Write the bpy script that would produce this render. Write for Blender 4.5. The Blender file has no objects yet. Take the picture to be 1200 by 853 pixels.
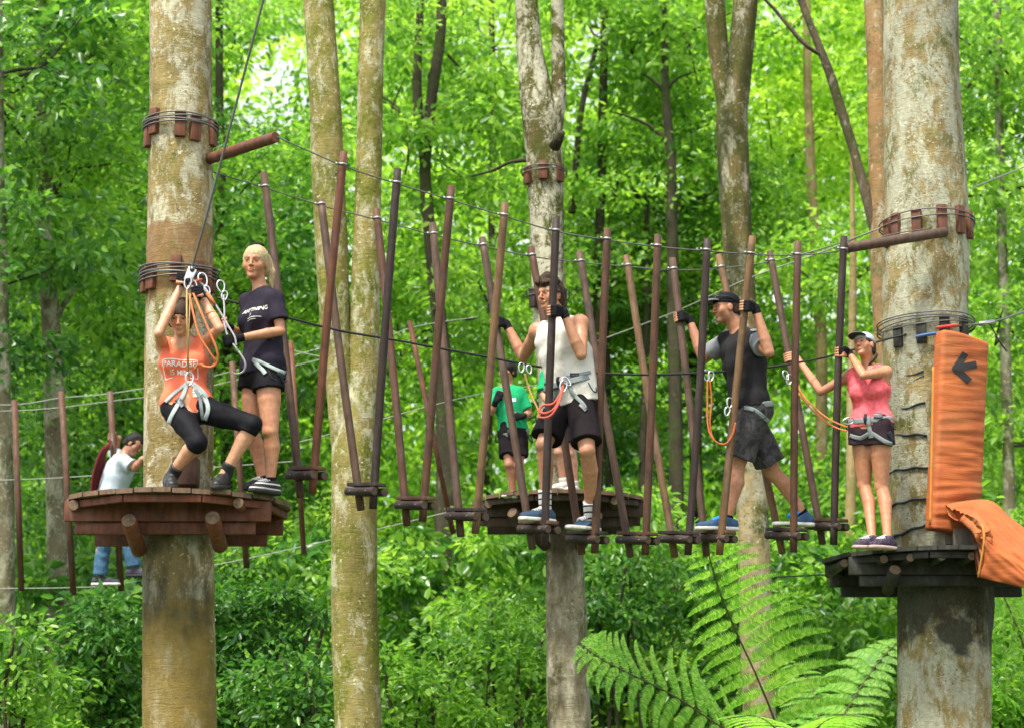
import bpy, bmesh, math, random
import numpy as np
from mathutils import Vector, Matrix
from mathutils.bvhtree import BVHTree
random.seed(7); rng = np.random.default_rng(7)
S = bpy.context.scene
COL = S.collection

# ---------------------------------------------------------------- camera
FPX = 2380.0; PITCH = math.radians(11.88); EYE = 2.5
cam_d = bpy.data.cameras.new('camera'); cam = bpy.data.objects.new('camera', cam_d); COL.objects.link(cam)
cam.location = (0, 0, EYE); cam.rotation_euler = (math.pi/2 + PITCH, 0, 0)
cam_d.sensor_width = 36; cam_d.lens = 36*FPX/1200; cam_d.clip_end = 2000; cam_d.clip_start = 0.1
cam_d.dof.use_dof = True; cam_d.dof.focus_distance = 14.6; cam_d.dof.aperture_fstop = 2.3
S.camera = cam

# ---------------------------------------------------------------- world and sun
SUN_EL = 62; SUN_AZ = 215      # degrees; azimuth measured clockwise from +Y (behind the camera, left)
W = bpy.data.worlds.new('World'); S.world = W; W.use_nodes = True
wn = W.node_tree; wn.nodes.clear()
sky = wn.nodes.new('ShaderNodeTexSky'); sky.sky_type = 'NISHITA'; sky.sun_disc = False
sky.sun_elevation = math.radians(SUN_EL); sky.sun_rotation = math.radians(SUN_AZ)
sky.air_density = 1.0; sky.dust_density = 3.0; sky.ozone_density = 0.6; sky.altitude = 300
hs = wn.nodes.new('ShaderNodeHueSaturation'); hs.inputs['Saturation'].default_value = 0.25
bg = wn.nodes.new('ShaderNodeBackground'); bg.inputs['Strength'].default_value = 0.15
wo = wn.nodes.new('ShaderNodeOutputWorld')
wn.links.new(sky.outputs[0], hs.inputs['Color']); wn.links.new(hs.outputs[0], bg.inputs['Color']); wn.links.new(bg.outputs[0], wo.inputs['Surface'])
sl = bpy.data.lights.new('sun', 'SUN'); sl.energy = 2.5; sl.angle = math.radians(10); sl.color = (1, .93, .78)
sun = bpy.data.objects.new('sun', sl); COL.objects.link(sun)
az = math.radians(SUN_AZ); el = math.radians(SUN_EL)
sdir = Vector((math.sin(az)*math.cos(el), math.cos(az)*math.cos(el), math.sin(el)))
sun.rotation_euler = sdir.to_track_quat('Z', 'Y').to_euler(); sun.location = (0, 0, 30)
S.view_settings.view_transform = 'Standard'; S.view_settings.look = 'None'
S.view_settings.exposure = 1.32; S.view_settings.gamma = 1; S.view_settings.use_curve_mapping = False
S.render.engine = 'CYCLES'
S.cycles.max_bounces = 7; S.cycles.diffuse_bounces = 4; S.cycles.glossy_bounces = 2; S.cycles.transmission_bounces = 4
S.cycles.transparent_max_bounces = 4; S.cycles.use_adaptive_sampling = True; S.cycles.adaptive_threshold = 0.02
S.cycles.use_denoising = True

# ---------------------------------------------------------------- helpers
cP, sP = math.cos(PITCH), math.sin(PITCH)
def ray(px, py):
    a = (px-600)/FPX; b = -(py-426.5)/FPX
    return Vector((a, cP - b*sP, sP + b*cP))
def at(px, py, Y):                       # the point at depth Y (metres) seen at photo pixel (px, py)
    r = ray(px, py); return Vector((0, 0, EYE)) + r*(Y/r.y)
def pxl(p):
    d = Vector(p) - Vector((0, 0, EYE)); z = d.y*cP + d.z*sP; u = -d.y*sP + d.z*cP
    return 600 + FPX*d.x/z, 426.5 - FPX*u/z
def mat(name): 
    m = bpy.data.materials.new(name); m.use_nodes = True
    nt = m.node_tree; nt.nodes.clear()
    o = nt.nodes.new('ShaderNodeOutputMaterial'); b = nt.nodes.new('ShaderNodeBsdfPrincipled')
    nt.links.new(b.outputs[0], o.inputs[0]); return m, nt, b, o
class NB:
    """tiny node builder"""
    def __init__(s, nt): s.nt = nt
    def n(s, t, **kw):
        x = s.nt.nodes.new(t)
        for k, v in kw.items():
            if k.startswith('i_'):
                key = k[2:]; key = int(key) if key.isdigit() else key.replace('_', ' ')
                x.inputs[key].default_value = v
            else: setattr(x, k, v)
        return x
    def l(s, a, b): s.nt.links.new(a, b)
    def coord(s, scale=(1, 1, 1), kind='Object'):
        c = s.n('ShaderNodeTexCoord'); m = s.n('ShaderNodeMapping'); m.inputs['Scale'].default_value = scale
        s.l(c.outputs[kind], m.inputs[0]); return m.outputs[0]
    def noise(s, vec, scale, detail=4, rough=.55, dist=0):
        x = s.n('ShaderNodeTexNoise'); x.inputs['Scale'].default_value = scale; x.inputs['Detail'].default_value = detail
        x.inputs['Roughness'].default_value = rough; x.inputs['Distortion'].default_value = dist
        if vec is not None: s.l(vec, x.inputs['Vector'])
        return x.outputs['Fac']
    def ramp(s, fac, stops):
        r = s.n('ShaderNodeValToRGB'); e = r.color_ramp.elements
        while len(e) < len(stops): e.new(.5)
        for k, (p, c) in enumerate(stops):
            e[k].position = p; e[k].color = (*c, 1) if not isinstance(c, (int, float)) else (c, c, c, 1)
        s.l(fac, r.inputs[0]); return r.outputs[0]
    def mix(s, fac, a, b, mode='MIX'):
        x = s.n('ShaderNodeMix', data_type='RGBA', blend_type=mode)
        for v, i in ((fac, 0), (a, 6), (b, 7)):
            if isinstance(v, (int, float)): x.inputs[i].default_value = v
            elif isinstance(v, tuple): x.inputs[i].default_value = (*v, 1)
            else: s.l(v, x.inputs[i])
        return x.outputs[2]
    def math(s, op, a, b=0):
        x = s.n('ShaderNodeMath', operation=op)
        for v, i in ((a, 0), (b, 1)):
            if isinstance(v, (int, float)): x.inputs[i].default_value = v
            else: s.l(v, x.inputs[i])
        return x.outputs[0]
    def bump(s, h, strength=.4, dist=.01):
        x = s.n('ShaderNodeBump'); x.inputs['Strength'].default_value = strength; x.inputs['Distance'].default_value = dist
        s.l(h, x.inputs['Height']); return x.outputs[0]

def simple(name, col, rough=.6, metal=0, var=.25, scale=20, bump=0, bscale=60, spec=.5, stretch=(1, 1, 1), sheen=0, sss=0):
    m, nt, b, o = mat(name); B = NB(nt); v = B.coord(stretch)
    f = B.noise(v, scale, 5)
    d = tuple(c*(1-var) for c in col); l = tuple(min(1, c*(1+var)) for c in col)
    B.l(B.ramp(f, [(.3, d), (.7, l)]), b.inputs['Base Color'])
    b.inputs['Roughness'].default_value = rough; b.inputs['Metallic'].default_value = metal
    b.inputs['Specular IOR Level'].default_value = spec
    if sheen: b.inputs['Sheen Weight'].default_value = sheen
    if bump: B.l(B.bump(B.noise(v, bscale, 4), bump, .004), b.inputs['Normal'])
    return m

def link_mesh(name, verts, faces, material=None, parent=None, smooth=True, loc=None):
    """verts in world space; the object's origin goes to loc (default: parent's origin or centroid base)"""
    me = bpy.data.meshes.new(name)
    V = np.asarray(verts, dtype=np.float64).reshape(-1, 3)
    if loc is None:
        if parent is not None: loc = parent.matrix_world.translation if False else Vector(parent['_o'])
        else: loc = Vector(((V[:, 0].min()+V[:, 0].max())/2, (V[:, 1].min()+V[:, 1].max())/2, V[:, 2].min()))
    V = V - np.array(loc)
    me.from_pydata(V.tolist() if not isinstance(faces, np.ndarray) else V.tolist(), [], faces.tolist() if isinstance(faces, np.ndarray) else faces)
    me.validate(clean_customdata=False); me.update()
    if smooth: me.polygons.foreach_set('use_smooth', [True]*len(me.polygons))
    o = bpy.data.objects.new(name, me); COL.objects.link(o)
    if material is not None:
        for mm in (material if isinstance(material, (list, tuple)) else [material]): me.materials.append(mm)
    if parent is None: o.location = loc
    else:
        o.parent = parent
        o.location = Vector(loc) - Vector(parent['_o'])
    o['_o'] = list(loc)
    return o
def tag(o, label=None, cat=None, group=None, kind=None):
    if label: o['label'] = label
    if cat: o['category'] = cat
    if group: o['group'] = group
    if kind: o['kind'] = kind
    return o
def empty(name, loc, label=None, cat=None, group=None):
    o = bpy.data.objects.new(name, None); COL.objects.link(o); o.location = loc; o['_o'] = list(loc)
    o.empty_display_size = .1
    return tag(o, label, cat, group)

class MB:
    """collects shapes into one mesh"""
    def __init__(s): s.v = []; s.f = []; s.mi = []
    def add(s, v, f, mi=0):
        b = len(s.v); s.v += [tuple(x) for x in v]; s.f += [tuple(i+b for i in q) for q in f]; s.mi += [mi]*len(f); return s
    def tube(s, pts, r, n=10, caps=True, mi=0, flat=1.0, noise=0):
        pts = [Vector(p) for p in pts]; N = len(pts)
        rs = r if isinstance(r, (list, tuple)) else [r]*N
        V = []; F = []; prev = None
        for i, p in enumerate(pts):
            t = (pts[min(i+1, N-1)] - pts[max(i-1, 0)]).normalized()
            if prev is None:
                a = Vector((0, 0, 1)) if abs(t.z) < .9 else Vector((0, 1, 0)); u = t.cross(a).normalized()
            else: u = (prev - t*prev.dot(t)).normalized()
            prev = u; w = t.cross(u)
            for k in range(n):
                th = 2*math.pi*k/n; rr = rs[i]*(1 + (random.uniform(-noise, noise) if noise else 0))
                V.append(p + u*math.cos(th)*rr + w*math.sin(th)*rr*flat)
        for i in range(N-1):
            for k in range(n):
                k2 = (k+1) % n; F.append((i*n+k, i*n+k2, (i+1)*n+k2, (i+1)*n+k))
        if caps: F.append(tuple(range(n))[::-1]); F.append(tuple((N-1)*n+k for k in range(n)))
        return s.add(V, F, mi)
    def box(s, c, size, ax=None, bev=.12, mi=0):
        """bevelled box; ax = three axis vectors"""
        c = Vector(c); hx, hy, hz = (q/2 for q in size)
        A = [Vector(q) for q in (ax or ((1, 0, 0), (0, 1, 0), (0, 0, 1)))]
        bm = bmesh.new(); bmesh.ops.create_cube(bm, size=1)
        for v in bm.verts: v.co = Vector((v.co.x*size[0], v.co.y*size[1], v.co.z*size[2]))
        w = bev*min(size)
        if w > 0: bmesh.ops.bevel(bm, geom=bm.edges[:], offset=w, segments=2, affect='EDGES', profile=.5)
        bm.verts.index_update()
        V = [c + A[0]*v.co.x + A[1]*v.co.y + A[2]*v.co.z for v in bm.verts]; F = [tuple(v.index for v in f.verts) for f in bm.faces]
        bm.free(); return s.add(V, F, mi)
    def grid(s, P, closed=False, mi=0):
        """P[i][j] points"""
        a = len(P); b = len(P[0]); V = [q for r in P for q in r]
        F = [(i*b+j, i*b+(j+1) % b, (i+1)*b+(j+1) % b, (i+1)*b+j) for i in range(a-1) for j in range(b if closed else b-1)]
        return s.add(V, F, mi)
    def build(s, name, material, parent=None, smooth=True, loc=None, auto=None):
        o = link_mesh(name, s.v, s.f, material, parent, smooth, loc)
        if any(s.mi): o.data.polygons.foreach_set('material_index', s.mi)
        if auto: 
            try: o.data.set_sharp_from_angle(angle=math.radians(auto))
            except Exception: pass
        return o
def bez(pts, n=8):
    """Catmull-Rom through points"""
    P = [Vector(p) for p in pts]; out = []
    for i in range(len(P)-1):
        p0 = P[max(i-1, 0)]; p1 = P[i]; p2 = P[i+1]; p3 = P[min(i+2, len(P)-1)]
        for k in range(n):
            t = k/n
            out.append(.5*((2*p1) + (p2-p0)*t + (2*p0-5*p1+4*p2-p3)*t*t + (3*p1-p0-3*p2+p3)*t**3))
    out.append(P[-1]); return out

# ---------------------------------------------------------------- implicit surfaces (numpy) -> one continuous skin
def smin(a, b, k):
    if k <= 0: return np.minimum(a, b)
    h = np.maximum(k - np.abs(a-b), 0)/k
    return np.minimum(a, b) - h*h*k*.25
class Field:
    def __init__(s, lo, hi, h, fine=()):
        s.ax = []
        for i in range(3):
            cuts = np.arange(lo[i], hi[i]+h, h)
            for (flo, fhi, fh) in fine:
                a, b = max(flo[i], lo[i]), min(fhi[i], hi[i])
                if b <= a: continue
                keep = cuts[(cuts < a-1e-6) | (cuts > b+1e-6)]
                inner = cuts[(cuts >= a) & (cuts <= b)]
                if len(inner) > 1 and np.min(np.diff(inner)) <= fh*1.2: 
                    # already refined in part: refine the remainder
                    new = np.arange(a, b+fh*.5, fh)
                else: new = np.arange(a, b+fh*.5, fh)
                cuts = np.unique(np.round(np.concatenate([keep, new]), 5))
            d = np.diff(cuts); cuts = cuts[np.concatenate([[True], d > 1e-3])]
            s.ax.append(cuts.astype(np.float32))
        s.F = np.full([len(a) for a in s.ax], .08, dtype=np.float32)
    def sub(s, lo, hi):
        sl = tuple(slice(max(0, int(np.searchsorted(s.ax[i], lo[i]))-1), int(np.searchsorted(s.ax[i], hi[i]))+1) for i in range(3))
        X = s.ax[0][sl[0]][:, None, None]; Y = s.ax[1][sl[1]][None, :, None]; Z = s.ax[2][sl[2]][None, None, :]
        return sl, X, Y, Z
    def apply(s, fn, lo, hi, k, op='add'):
        sl, X, Y, Z = s.sub(lo, hi)
        if any(q.stop <= q.start for q in sl): return
        d = fn(X, Y, Z).astype(np.float32)
        if op == 'add': s.F[sl] = smin(s.F[sl], d, k)
        elif op == 'sub': s.F[sl] = -smin(-s.F[sl], d, k)
    def cap(s, a, b, ra, rb, k=.015, op='add'):
        a = np.array(a, float); b = np.array(b, float); m = max(ra, rb) + k + .02
        lo = np.minimum(a, b)-m; hi = np.maximum(a, b)+m; ba = b-a; L2 = max(float(ba@ba), 1e-9)
        def fn(X, Y, Z):
            t = np.clip(((X-a[0])*ba[0]+(Y-a[1])*ba[1]+(Z-a[2])*ba[2])/L2, 0, 1)
            return np.sqrt((X-a[0]-t*ba[0])**2+(Y-a[1]-t*ba[1])**2+(Z-a[2]-t*ba[2])**2) - (ra+(rb-ra)*t)
        s.apply(fn, lo, hi, k, op)
    def ell(s, c, r, R=None, k=.015, op='add'):
        """ellipsoid, R rows = local axes"""
        c = np.array(c, float); r = np.array(r, float); R = np.eye(3) if R is None else np.array(R)
        m = float(r.max()) + k + .02; lo = c-m; hi = c+m; rm = float(r.min())
        def fn(X, Y, Z):
            dx, dy, dz = X-c[0], Y-c[1], Z-c[2]
            q = [(R[i][0]*dx+R[i][1]*dy+R[i][2]*dz)/r[i] for i in range(3)]
            p = [(R[i][0]*dx+R[i][1]*dy+R[i][2]*dz)/(r[i]**2) for i in range(3)]
            k0 = np.sqrt(q[0]**2+q[1]**2+q[2]**2); k1 = np.sqrt(p[0]**2+p[1]**2+p[2]**2)+1e-6
            return k0*(k0-1)/k1
        s.apply(fn, lo, hi, k, op)
    def slab(s, secs, k=.02, op='add', off=0.):
        """loft of elliptic sections: secs = [(centre, lateral axis u, half width, half depth)], bottom to top"""
        for (c0, u0, w0, d0), (c1, u1, w1, d1) in zip(secs[:-1], secs[1:]):
            c0 = np.array(c0, float); c1 = np.array(c1, float); ax = c1-c0; L = np.linalg.norm(ax); ax = ax/L
            u = np.array(u0, float)+np.array(u1, float); u = u - ax*(u@ax); u /= np.linalg.norm(u); v = np.cross(ax, u)
            W0, D0, W1, D1 = w0+off, d0+off, w1+off, d1+off
            m = max(W0, W1, D0, D1)+k+.02; lo = np.minimum(c0, c1)-m; hi = np.maximum(c0, c1)+m
            def fn(X, Y, Z, c0=c0, ax=ax, u=u, v=v, L=L, W0=W0, W1=W1, D0=D0, D1=D1):
                dx, dy, dz = X-c0[0], Y-c0[1], Z-c0[2]
                t = dx*ax[0]+dy*ax[1]+dz*ax[2]; tt = np.clip(t/L, 0, 1)
                e = (t - np.clip(t, 0, L))
                w = W0+(W1-W0)*tt; d = D0+(D1-D0)*tt
                x = dx*u[0]+dy*u[1]+dz*u[2]; y = dx*v[0]+dy*v[1]+dz*v[2]
                mn = np.minimum(w, d)*.9
                q = np.sqrt((x/w)**2+(y/d)**2+(e/mn)**2)+1e-6
                g = np.sqrt((x/w**2)**2+(y/d**2)**2+(e/mn**2)**2)+1e-6
                return q*(q-1)/g
            s.apply(fn, lo, hi, k, op)
    def plane(s, p, n, k=.006):
        """keep the side n points away from (cut everything with (x-p).n > 0)"""
        n = np.array(n, float); n /= np.linalg.norm(n); p = np.array(p, float)
        X = s.ax[0][:, None, None]; Y = s.ax[1][None, :, None]; Z = s.ax[2][None, None, :]
        d = ((X-p[0])*n[0]+(Y-p[1])*n[1]+(Z-p[2])*n[2]).astype(np.float32)
        s.F = -smin(-s.F, -d, k)
    def wrinkle(s, amp, freq, seed=0, stretch=(1, 1, 1)):
        r = np.random.default_rng(seed); X = s.ax[0][:, None, None]*stretch[0]; Y = s.ax[1][None, :, None]*stretch[1]; Z = s.ax[2][None, None, :]*stretch[2]
        D = np.zeros_like(s.F)
        for i in range(5):
            w = r.normal(size=3); w = w/np.linalg.norm(w)*freq*(1+.5*i); w2 = r.normal(size=3)*freq*.35; ph = r.uniform(0, 6.28, 2)
            D += (np.sin(X*w[0]+Y*w[1]+Z*w[2]+ph[0]+1.6*np.sin(X*w2[0]+Y*w2[1]+Z*w2[2]+ph[1]))/(1+.4*i)).astype(np.float32)
        s.F += D*amp*.5
    def mesh(s):
        F = s.F; ins = F < 0
        c = np.zeros(tuple(n-1 for n in F.shape), dtype=np.uint8)
        for i in (0, 1):
            for j in (0, 1):
                for k in (0, 1):
                    c += ins[i:F.shape[0]-1+i, j:F.shape[1]-1+j, k:F.shape[2]-1+k]
        I, J, K = np.nonzero((c > 0) & (c < 8))
        idx = np.full(c.shape, -1, dtype=np.int32); idx[I, J, K] = np.arange(len(I))
        acc = np.zeros((len(I), 3)); cnt = np.zeros(len(I))
        ax = [a.astype(np.float64) for a in s.ax]
        cr = [(i, j, k) for i in (0, 1) for j in (0, 1) for k in (0, 1)]
        for A in cr:
            for a in range(3):
                if A[a]: continue
                Bc = list(A); Bc[a] = 1
                fa = F[I+A[0], J+A[1], K+A[2]].astype(np.float64); fb = F[I+Bc[0], J+Bc[1], K+Bc[2]].astype(np.float64)
                m = (fa < 0) != (fb < 0); t = np.where(m, fa/np.where(m, fa-fb, 1), 0)
                P = [ax[0][I+A[0]], ax[1][J+A[1]], ax[2][K+A[2]]]
                nxt = (I, J, K)[a]+1; P[a] = P[a] + t*(ax[a][nxt]-P[a])
                for q in range(3): acc[:, q] += np.where(m, P[q], 0)
                cnt += m
        V = acc/np.maximum(cnt, 1)[:, None]
        faces = []
        for a in range(3):
            sl0 = [slice(None)]*3; sl1 = [slice(None)]*3; sl0[a] = slice(0, -1); sl1[a] = slice(1, None)
            e = ins[tuple(sl0)] != ins[tuple(sl1)]
            E = list(np.nonzero(e)); b, d = (a+1) % 3, (a+2) % 3
            ok = (E[b] > 0) & (E[d] > 0) & (E[b] < F.shape[b]-1) & (E[d] < F.shape[d]-1)
            E = [q[ok] for q in E]; inside = ins[E[0], E[1], E[2]]
            def cell(db, dd):
                q = [E[0], E[1], E[2]]; q[b] = q[b]+db; q[d] = q[d]+dd; return idx[q[0], q[1], q[2]]
            Q = np.stack([cell(-1, -1), cell(0, -1), cell(0, 0), cell(-1, 0)], 1)
            Q[~inside] = Q[~inside][:, ::-1]; faces.append(Q)
        Fc = np.concatenate(faces); Fc = Fc[(Fc >= 0).all(1)]
        return V, Fc
# ---------------------------------------------------------------- people
def vv(p): return np.array(p, float)
def nrm(a): a = np.array(a, float); return a/np.linalg.norm(a)
def solve(parent, px, py, L, sign):
    """point on the ray through (px,py) at distance L from parent; sign -1 = the nearer one"""
    o = Vector((0, 0, EYE)); r = ray(px, py).normalized(); d = o - Vector(parent)
    b = r.dot(d); c = d.dot(d) - L*L; q = b*b - c
    t = -b + (sign*math.sqrt(q) if q > 0 else 0)
    return o + r*t
def skin_mat():
    m, nt, b, o = mat('skin'); B = NB(nt)
    a = B.n('ShaderNodeAttribute', attribute_name='tint'); f = B.noise(B.coord(), 35, 4)
    B.l(B.mix(1., a.outputs['Color'], B.ramp(f, [(.3, (.80, .72, .70)), (.7, (1.04, 1.04, 1.02))]), 'MULTIPLY'), b.inputs['Base Color'])
    b.inputs['Roughness'].default_value = .48; b.inputs['Subsurface Weight'].default_value = .12
    b.inputs['Subsurface Radius'].default_value = (.012, .005, .003); b.inputs['Subsurface Scale'].default_value = 1
    B.l(B.bump(B.noise(B.coord(), 220, 3), .25, .001), b.inputs['Normal'])
    return m
def cloth(name, col, var=.12, scale=9, bump=.5, rough=.85, bscale=22, stretch=(1, 1, .5)):
    m, nt, b, o = mat(name); B = NB(nt); v = B.coord()
    f = B.noise(v, scale, 4); d = tuple(c*(1-var) for c in col); l = tuple(min(1, c*(1+var)) for c in col)
    B.l(B.ramp(f, [(.3, d), (.7, l)]), b.inputs['Base Color']); b.inputs['Roughness'].default_value = rough
    b.inputs['Sheen Weight'].default_value = .0; b.inputs['Specular IOR Level'].default_value = .12
    h = B.math('ADD', B.noise(B.coord(stretch), bscale, 3, .5, .8), B.math('MULTIPLY', B.noise(v, 500, 2), .08))
    B.l(B.bump(h, bump, .012), b.inputs['Normal']); return m
SKIN = skin_mat()
M = {}
M['glove'] = cloth('black_glove_fabric', (.012, .012, .014), bscale=120, bump=.3)
M['strap'] = cloth('grey_webbing', (.20, .23, .23), bscale=300, bump=.3, rough=.7)
M['strap_dark'] = cloth('dark_webbing', (.03, .033, .04), bscale=300, bump=.3, rough=.7)
M['steel'] = simple('brushed_steel', (.55, .56, .58), .3, 1, .1)
M['dark_steel'] = simple('dark_steel', (.12, .12, .13), .4, .8, .1)

def grip(G, axis, n, f_hint, R=.03, sc=1.0, spread=1.0):
    a = nrm(axis); n = nrm(vv(n) - a*(vv(n)@a)); f = np.cross(a, n)
    if f@vv(f_hint) < 0: f = -f
    G = vv(G); Pc = G - n*(R+.016*sc); rho = R+.009*sc
    P = lambda deg: G + (-n*math.cos(math.radians(deg)) + f*math.sin(math.radians(deg)))*rho
    h = dict(palm=[], prox=[], dist=[], wrist=Pc - f*.062*sc - n*.004)
    for o, ln in zip((.031, .0105, -.0105, -.030), (1, 1.06, 1, .85)):
        o = o*sc*spread; k = Pc + f*.030*sc + a*o; w = Pc - f*.045*sc + a*o*.6
        h['palm'].append((w, k, .0155*sc, .0125*sc))
        st = math.degrees(.034*sc*ln/rho)
        b0 = 52; p1 = P(b0+st*.8)+a*o; p2 = P(b0+st*1.55)+a*o; p3 = P(b0+st*2.15)+a*o
        h['prox'].append((k, k+(p1-k)*.8, .0108*sc, .0102*sc))
        h['dist'] += [(k+(p1-k)*.5, p1, .0095*sc, .0092*sc), (p1, p2, .0092*sc, .0085*sc), (p2, p3, .0085*sc, .0075*sc)]
    t0 = Pc - f*.022*sc + a*.026*sc; t1 = P(-52)+a*.043*sc; t2 = P(-100)+a*.046*sc; t3 = P(-138)+a*.044*sc
    h['palm'].append((t0, t0+(t1-t0)*.4, .0155*sc, .0135*sc)); h['prox'].append((t0, t1, .0135*sc, .0115*sc))
    h['dist'] += [(t1, t2, .0108*sc, .010*sc), (t2, t3, .010*sc, .0085*sc)]
    h['c'] = G
    return h
def free_hand(W, d, n, sc=1.0, curl=.5):
    """relaxed hand: wrist W, direction d, palm normal n"""
    d = nrm(d); n = nrm(vv(n) - d*(vv(n)@d)); a = np.cross(n, d); W = vv(W)
    h = dict(palm=[], prox=[], dist=[], wrist=W)
    for o, ln in zip((.030, .010, -.010, -.029), (.95, 1.05, 1, .8)):
        k = W + d*.09*sc + a*o*sc; h['palm'].append((W+d*.02*sc+a*o*.55*sc, k, .015*sc, .0115*sc)); p = k; an = curl*.6
        for j, L in enumerate((.040, .026, .02)):
            dd = d*math.cos(an) + n*math.sin(an); q = p + dd*L*sc*ln
            (h['prox'] if j == 0 else h['dist']).append((p, q, (.0108-.0012*j)*sc, (.0098-.0012*j)*sc)); p = q; an += curl
    t0 = W + d*.03*sc + a*.02*sc; t1 = t0 + nrm(d*.7+a*.6+n*.45)*.042*sc; t2 = t1 + nrm(d*.9+a*.15+n*.5)*.03*sc
    h['palm'].append((t0, t0+(t1-t0)*.5, .015*sc, .013*sc)); h['prox'].append((t0, t1, .013*sc, .0115*sc)); h['dist'].append((t1, t2, .011*sc, .009*sc))
    h['c'] = W + d*.08*sc
    return h

class Person:
    def __init__(s, label, Y, J, fwd, head_fwd, head_up=(0, 0, 1), female=False, sc=1.0, skin=(.50, .27, .17), res=.007, build=1.0, head_sc=1.0, group=None, muscle=1.0):
        s.sc = sc; s.fem = female; s.skin = skin; s.res = res; s.b = build; s.hs = head_sc*sc; s.mus = muscle
        j = {}
        for k, q in J.items():
            if isinstance(q[0], str): j[k] = vv(solve(j[q[0]], q[1], q[2], q[3]*sc, q[4]))
            else: j[k] = vv(at(q[0], q[1], Y+q[2]))
        s.j = j; s.Y = Y
        s.fwd = nrm(fwd); s.up = nrm((j['shA']+j['shB'])/2 - (j['hipA']+j['hipB'])/2)
        s.fwd = nrm(s.fwd - s.up*(s.fwd@s.up))
        hf = nrm(head_fwd); hr = nrm(np.cross(hf, vv(head_up))); hu = np.cross(hr, hf); s.HR = np.array([hr, hf, hu])   # rows: right, forward, up
        s.hands = {}; s.tints = []; s.extra = []
        s.uS = nrm(j['shB']-j['shA']); s.uH = nrm(j['hipB']-j['hipA'])
        base = min((j['anA'], j['anB']), key=lambda q: q[2]) 
        s.o = empty('person', Vector((float((j['hipA'][0]+j['hipB'][0])/2), float((j['hipA'][1]+j['hipB'][1])/2), float(base[2]-.09))), label, 'person', group)
        ln = lambda a, b: round(float(np.linalg.norm(j[a]-j[b])), 2)
        print('PERSON', label[:30], 'sh', ln('shA', 'shB'), 'hip', ln('hipA', 'hipB'), 'torso', ln('shA', 'hipA'), 'arm', ln('shA', 'elA'), ln('shB', 'elB'), 'leg', ln('hipA', 'knA'), ln('knA', 'anA'), ln('hipB', 'knB'), ln('knB', 'anB'), 'head', round(float(np.linalg.norm(j['head']-j['neck'])), 2))
    def hp(s, x, y, z): return s.j['head'] + s.HR.T@(vv((x, y, z))*s.hs)
    def secs(s, loose=0., top=True):
        j = s.j; sc = s.sc*s.b; P = (j['hipA']+j['hipB'])/2; C = (j['shA']+j['shB'])/2; ax = C-P; u0, u1 = s.uH, s.uS
        if s.fem: prof = [(-.06, .150, .105), (.10, .160, .108), (.36, .122, .088), (.62, .134, .100), (.84, .135, .088), (.97, .105, .062)]
        else: prof = [(-.05, .145, .100), (.10, .150, .105), (.36, .140, .100), (.64, .162, .112), (.86, .168, .105), (.98, .125, .070)]
        out = []
        for t, w, d in prof:
            u = nrm(u0*(1-t)+u1*t); bend = -s.fwd*.02*sc*math.sin(max(0, min(1, t))*math.pi) if s.fem else 0
            e = loose*(1 - .6*t)
            out.append((P+ax*t+bend+s.fwd*(.0), u, w*sc+e, d*sc+e*.8))
        return out
    def arm_r(s):
        m = (.040 if s.fem else .050*s.mus)*s.sc; f = (.034 if s.fem else .041*s.mus)*s.sc; w = (.023 if s.fem else .027)*s.sc
        return m, f, w
    def leg_r(s):
        t = (.094 if s.fem else .087)*s.sc; k = (.054 if s.fem else .058)*s.sc; c = (.054 if s.fem else .058)*s.sc; a = (.035 if s.fem else .038)*s.sc
        return t, k, c, a
    def torso(s, F, off=0., loose=0., arms=True):
        j = s.j; sc = s.sc; F.slab(s.secs(loose), .045, off=off)
        m, f, w = s.arm_r()
        C = (j['shA']+j['shB'])/2; N = j['neck']
        for q in ('shA', 'shB'):
            F.cap(N-s.up*.035*sc, j[q]+s.up*.0, .05*sc+off, m*1.12+off, .04)
            out = nrm(j[q]-C)
            F.cap(j[q], C+out*.11*sc-s.up*.12*sc, m*1.05+off, .06*sc+off, .03)         # deltoid into chest / armpit
            if not s.fem: F.ell(C+out*.085*sc-s.up*.09*sc+s.fwd*.06*sc, (.085*sc+off, .045*sc+off, .065*sc+off), [s.uS, s.fwd, s.up], .03)
        if s.fem:
            for sg in (-1, 1): F.ell(C+s.uS*sg*.068*sc-s.up*.155*sc+s.fwd*.075*sc, (.062*sc+off, .055*sc+off, .060*sc+off), [s.uS, s.fwd, s.up], .03)
    def hips(s, F, off=0.):
        j = s.j; P = (j['hipA']+j['hipB'])/2; sc = s.sc; t = s.leg_r()[0]
        F.slab(s.secs()[:3], .04, off=off)
        for q in ('hipA', 'hipB'):
            o = nrm(j[q]-P); F.ell(j[q]*.6+P*.4-s.fwd*.045*sc-s.up*.01*sc, (.085*sc+off, .088*sc+off, .092*sc+off), [s.uH, s.fwd, s.up], .03)
    def leg(s, F, q, off=0., shank=True, k=.03, taper=0., endfrac=None, kneeoff=None):
        j = s.j; t, kn, c, a = s.leg_r(); H, K, A = j['hip'+q], j['kn'+q], j['an'+q]
        ko = off if kneeoff is None else kneeoff
        cut = None
        mid = H+(K-H)*.45
        F.cap(H, mid, t+off, (t*.86)+ (off+ko)/2, k); F.cap(mid, K, t*.86+(off+ko)/2, kn+ko, .008)
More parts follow.
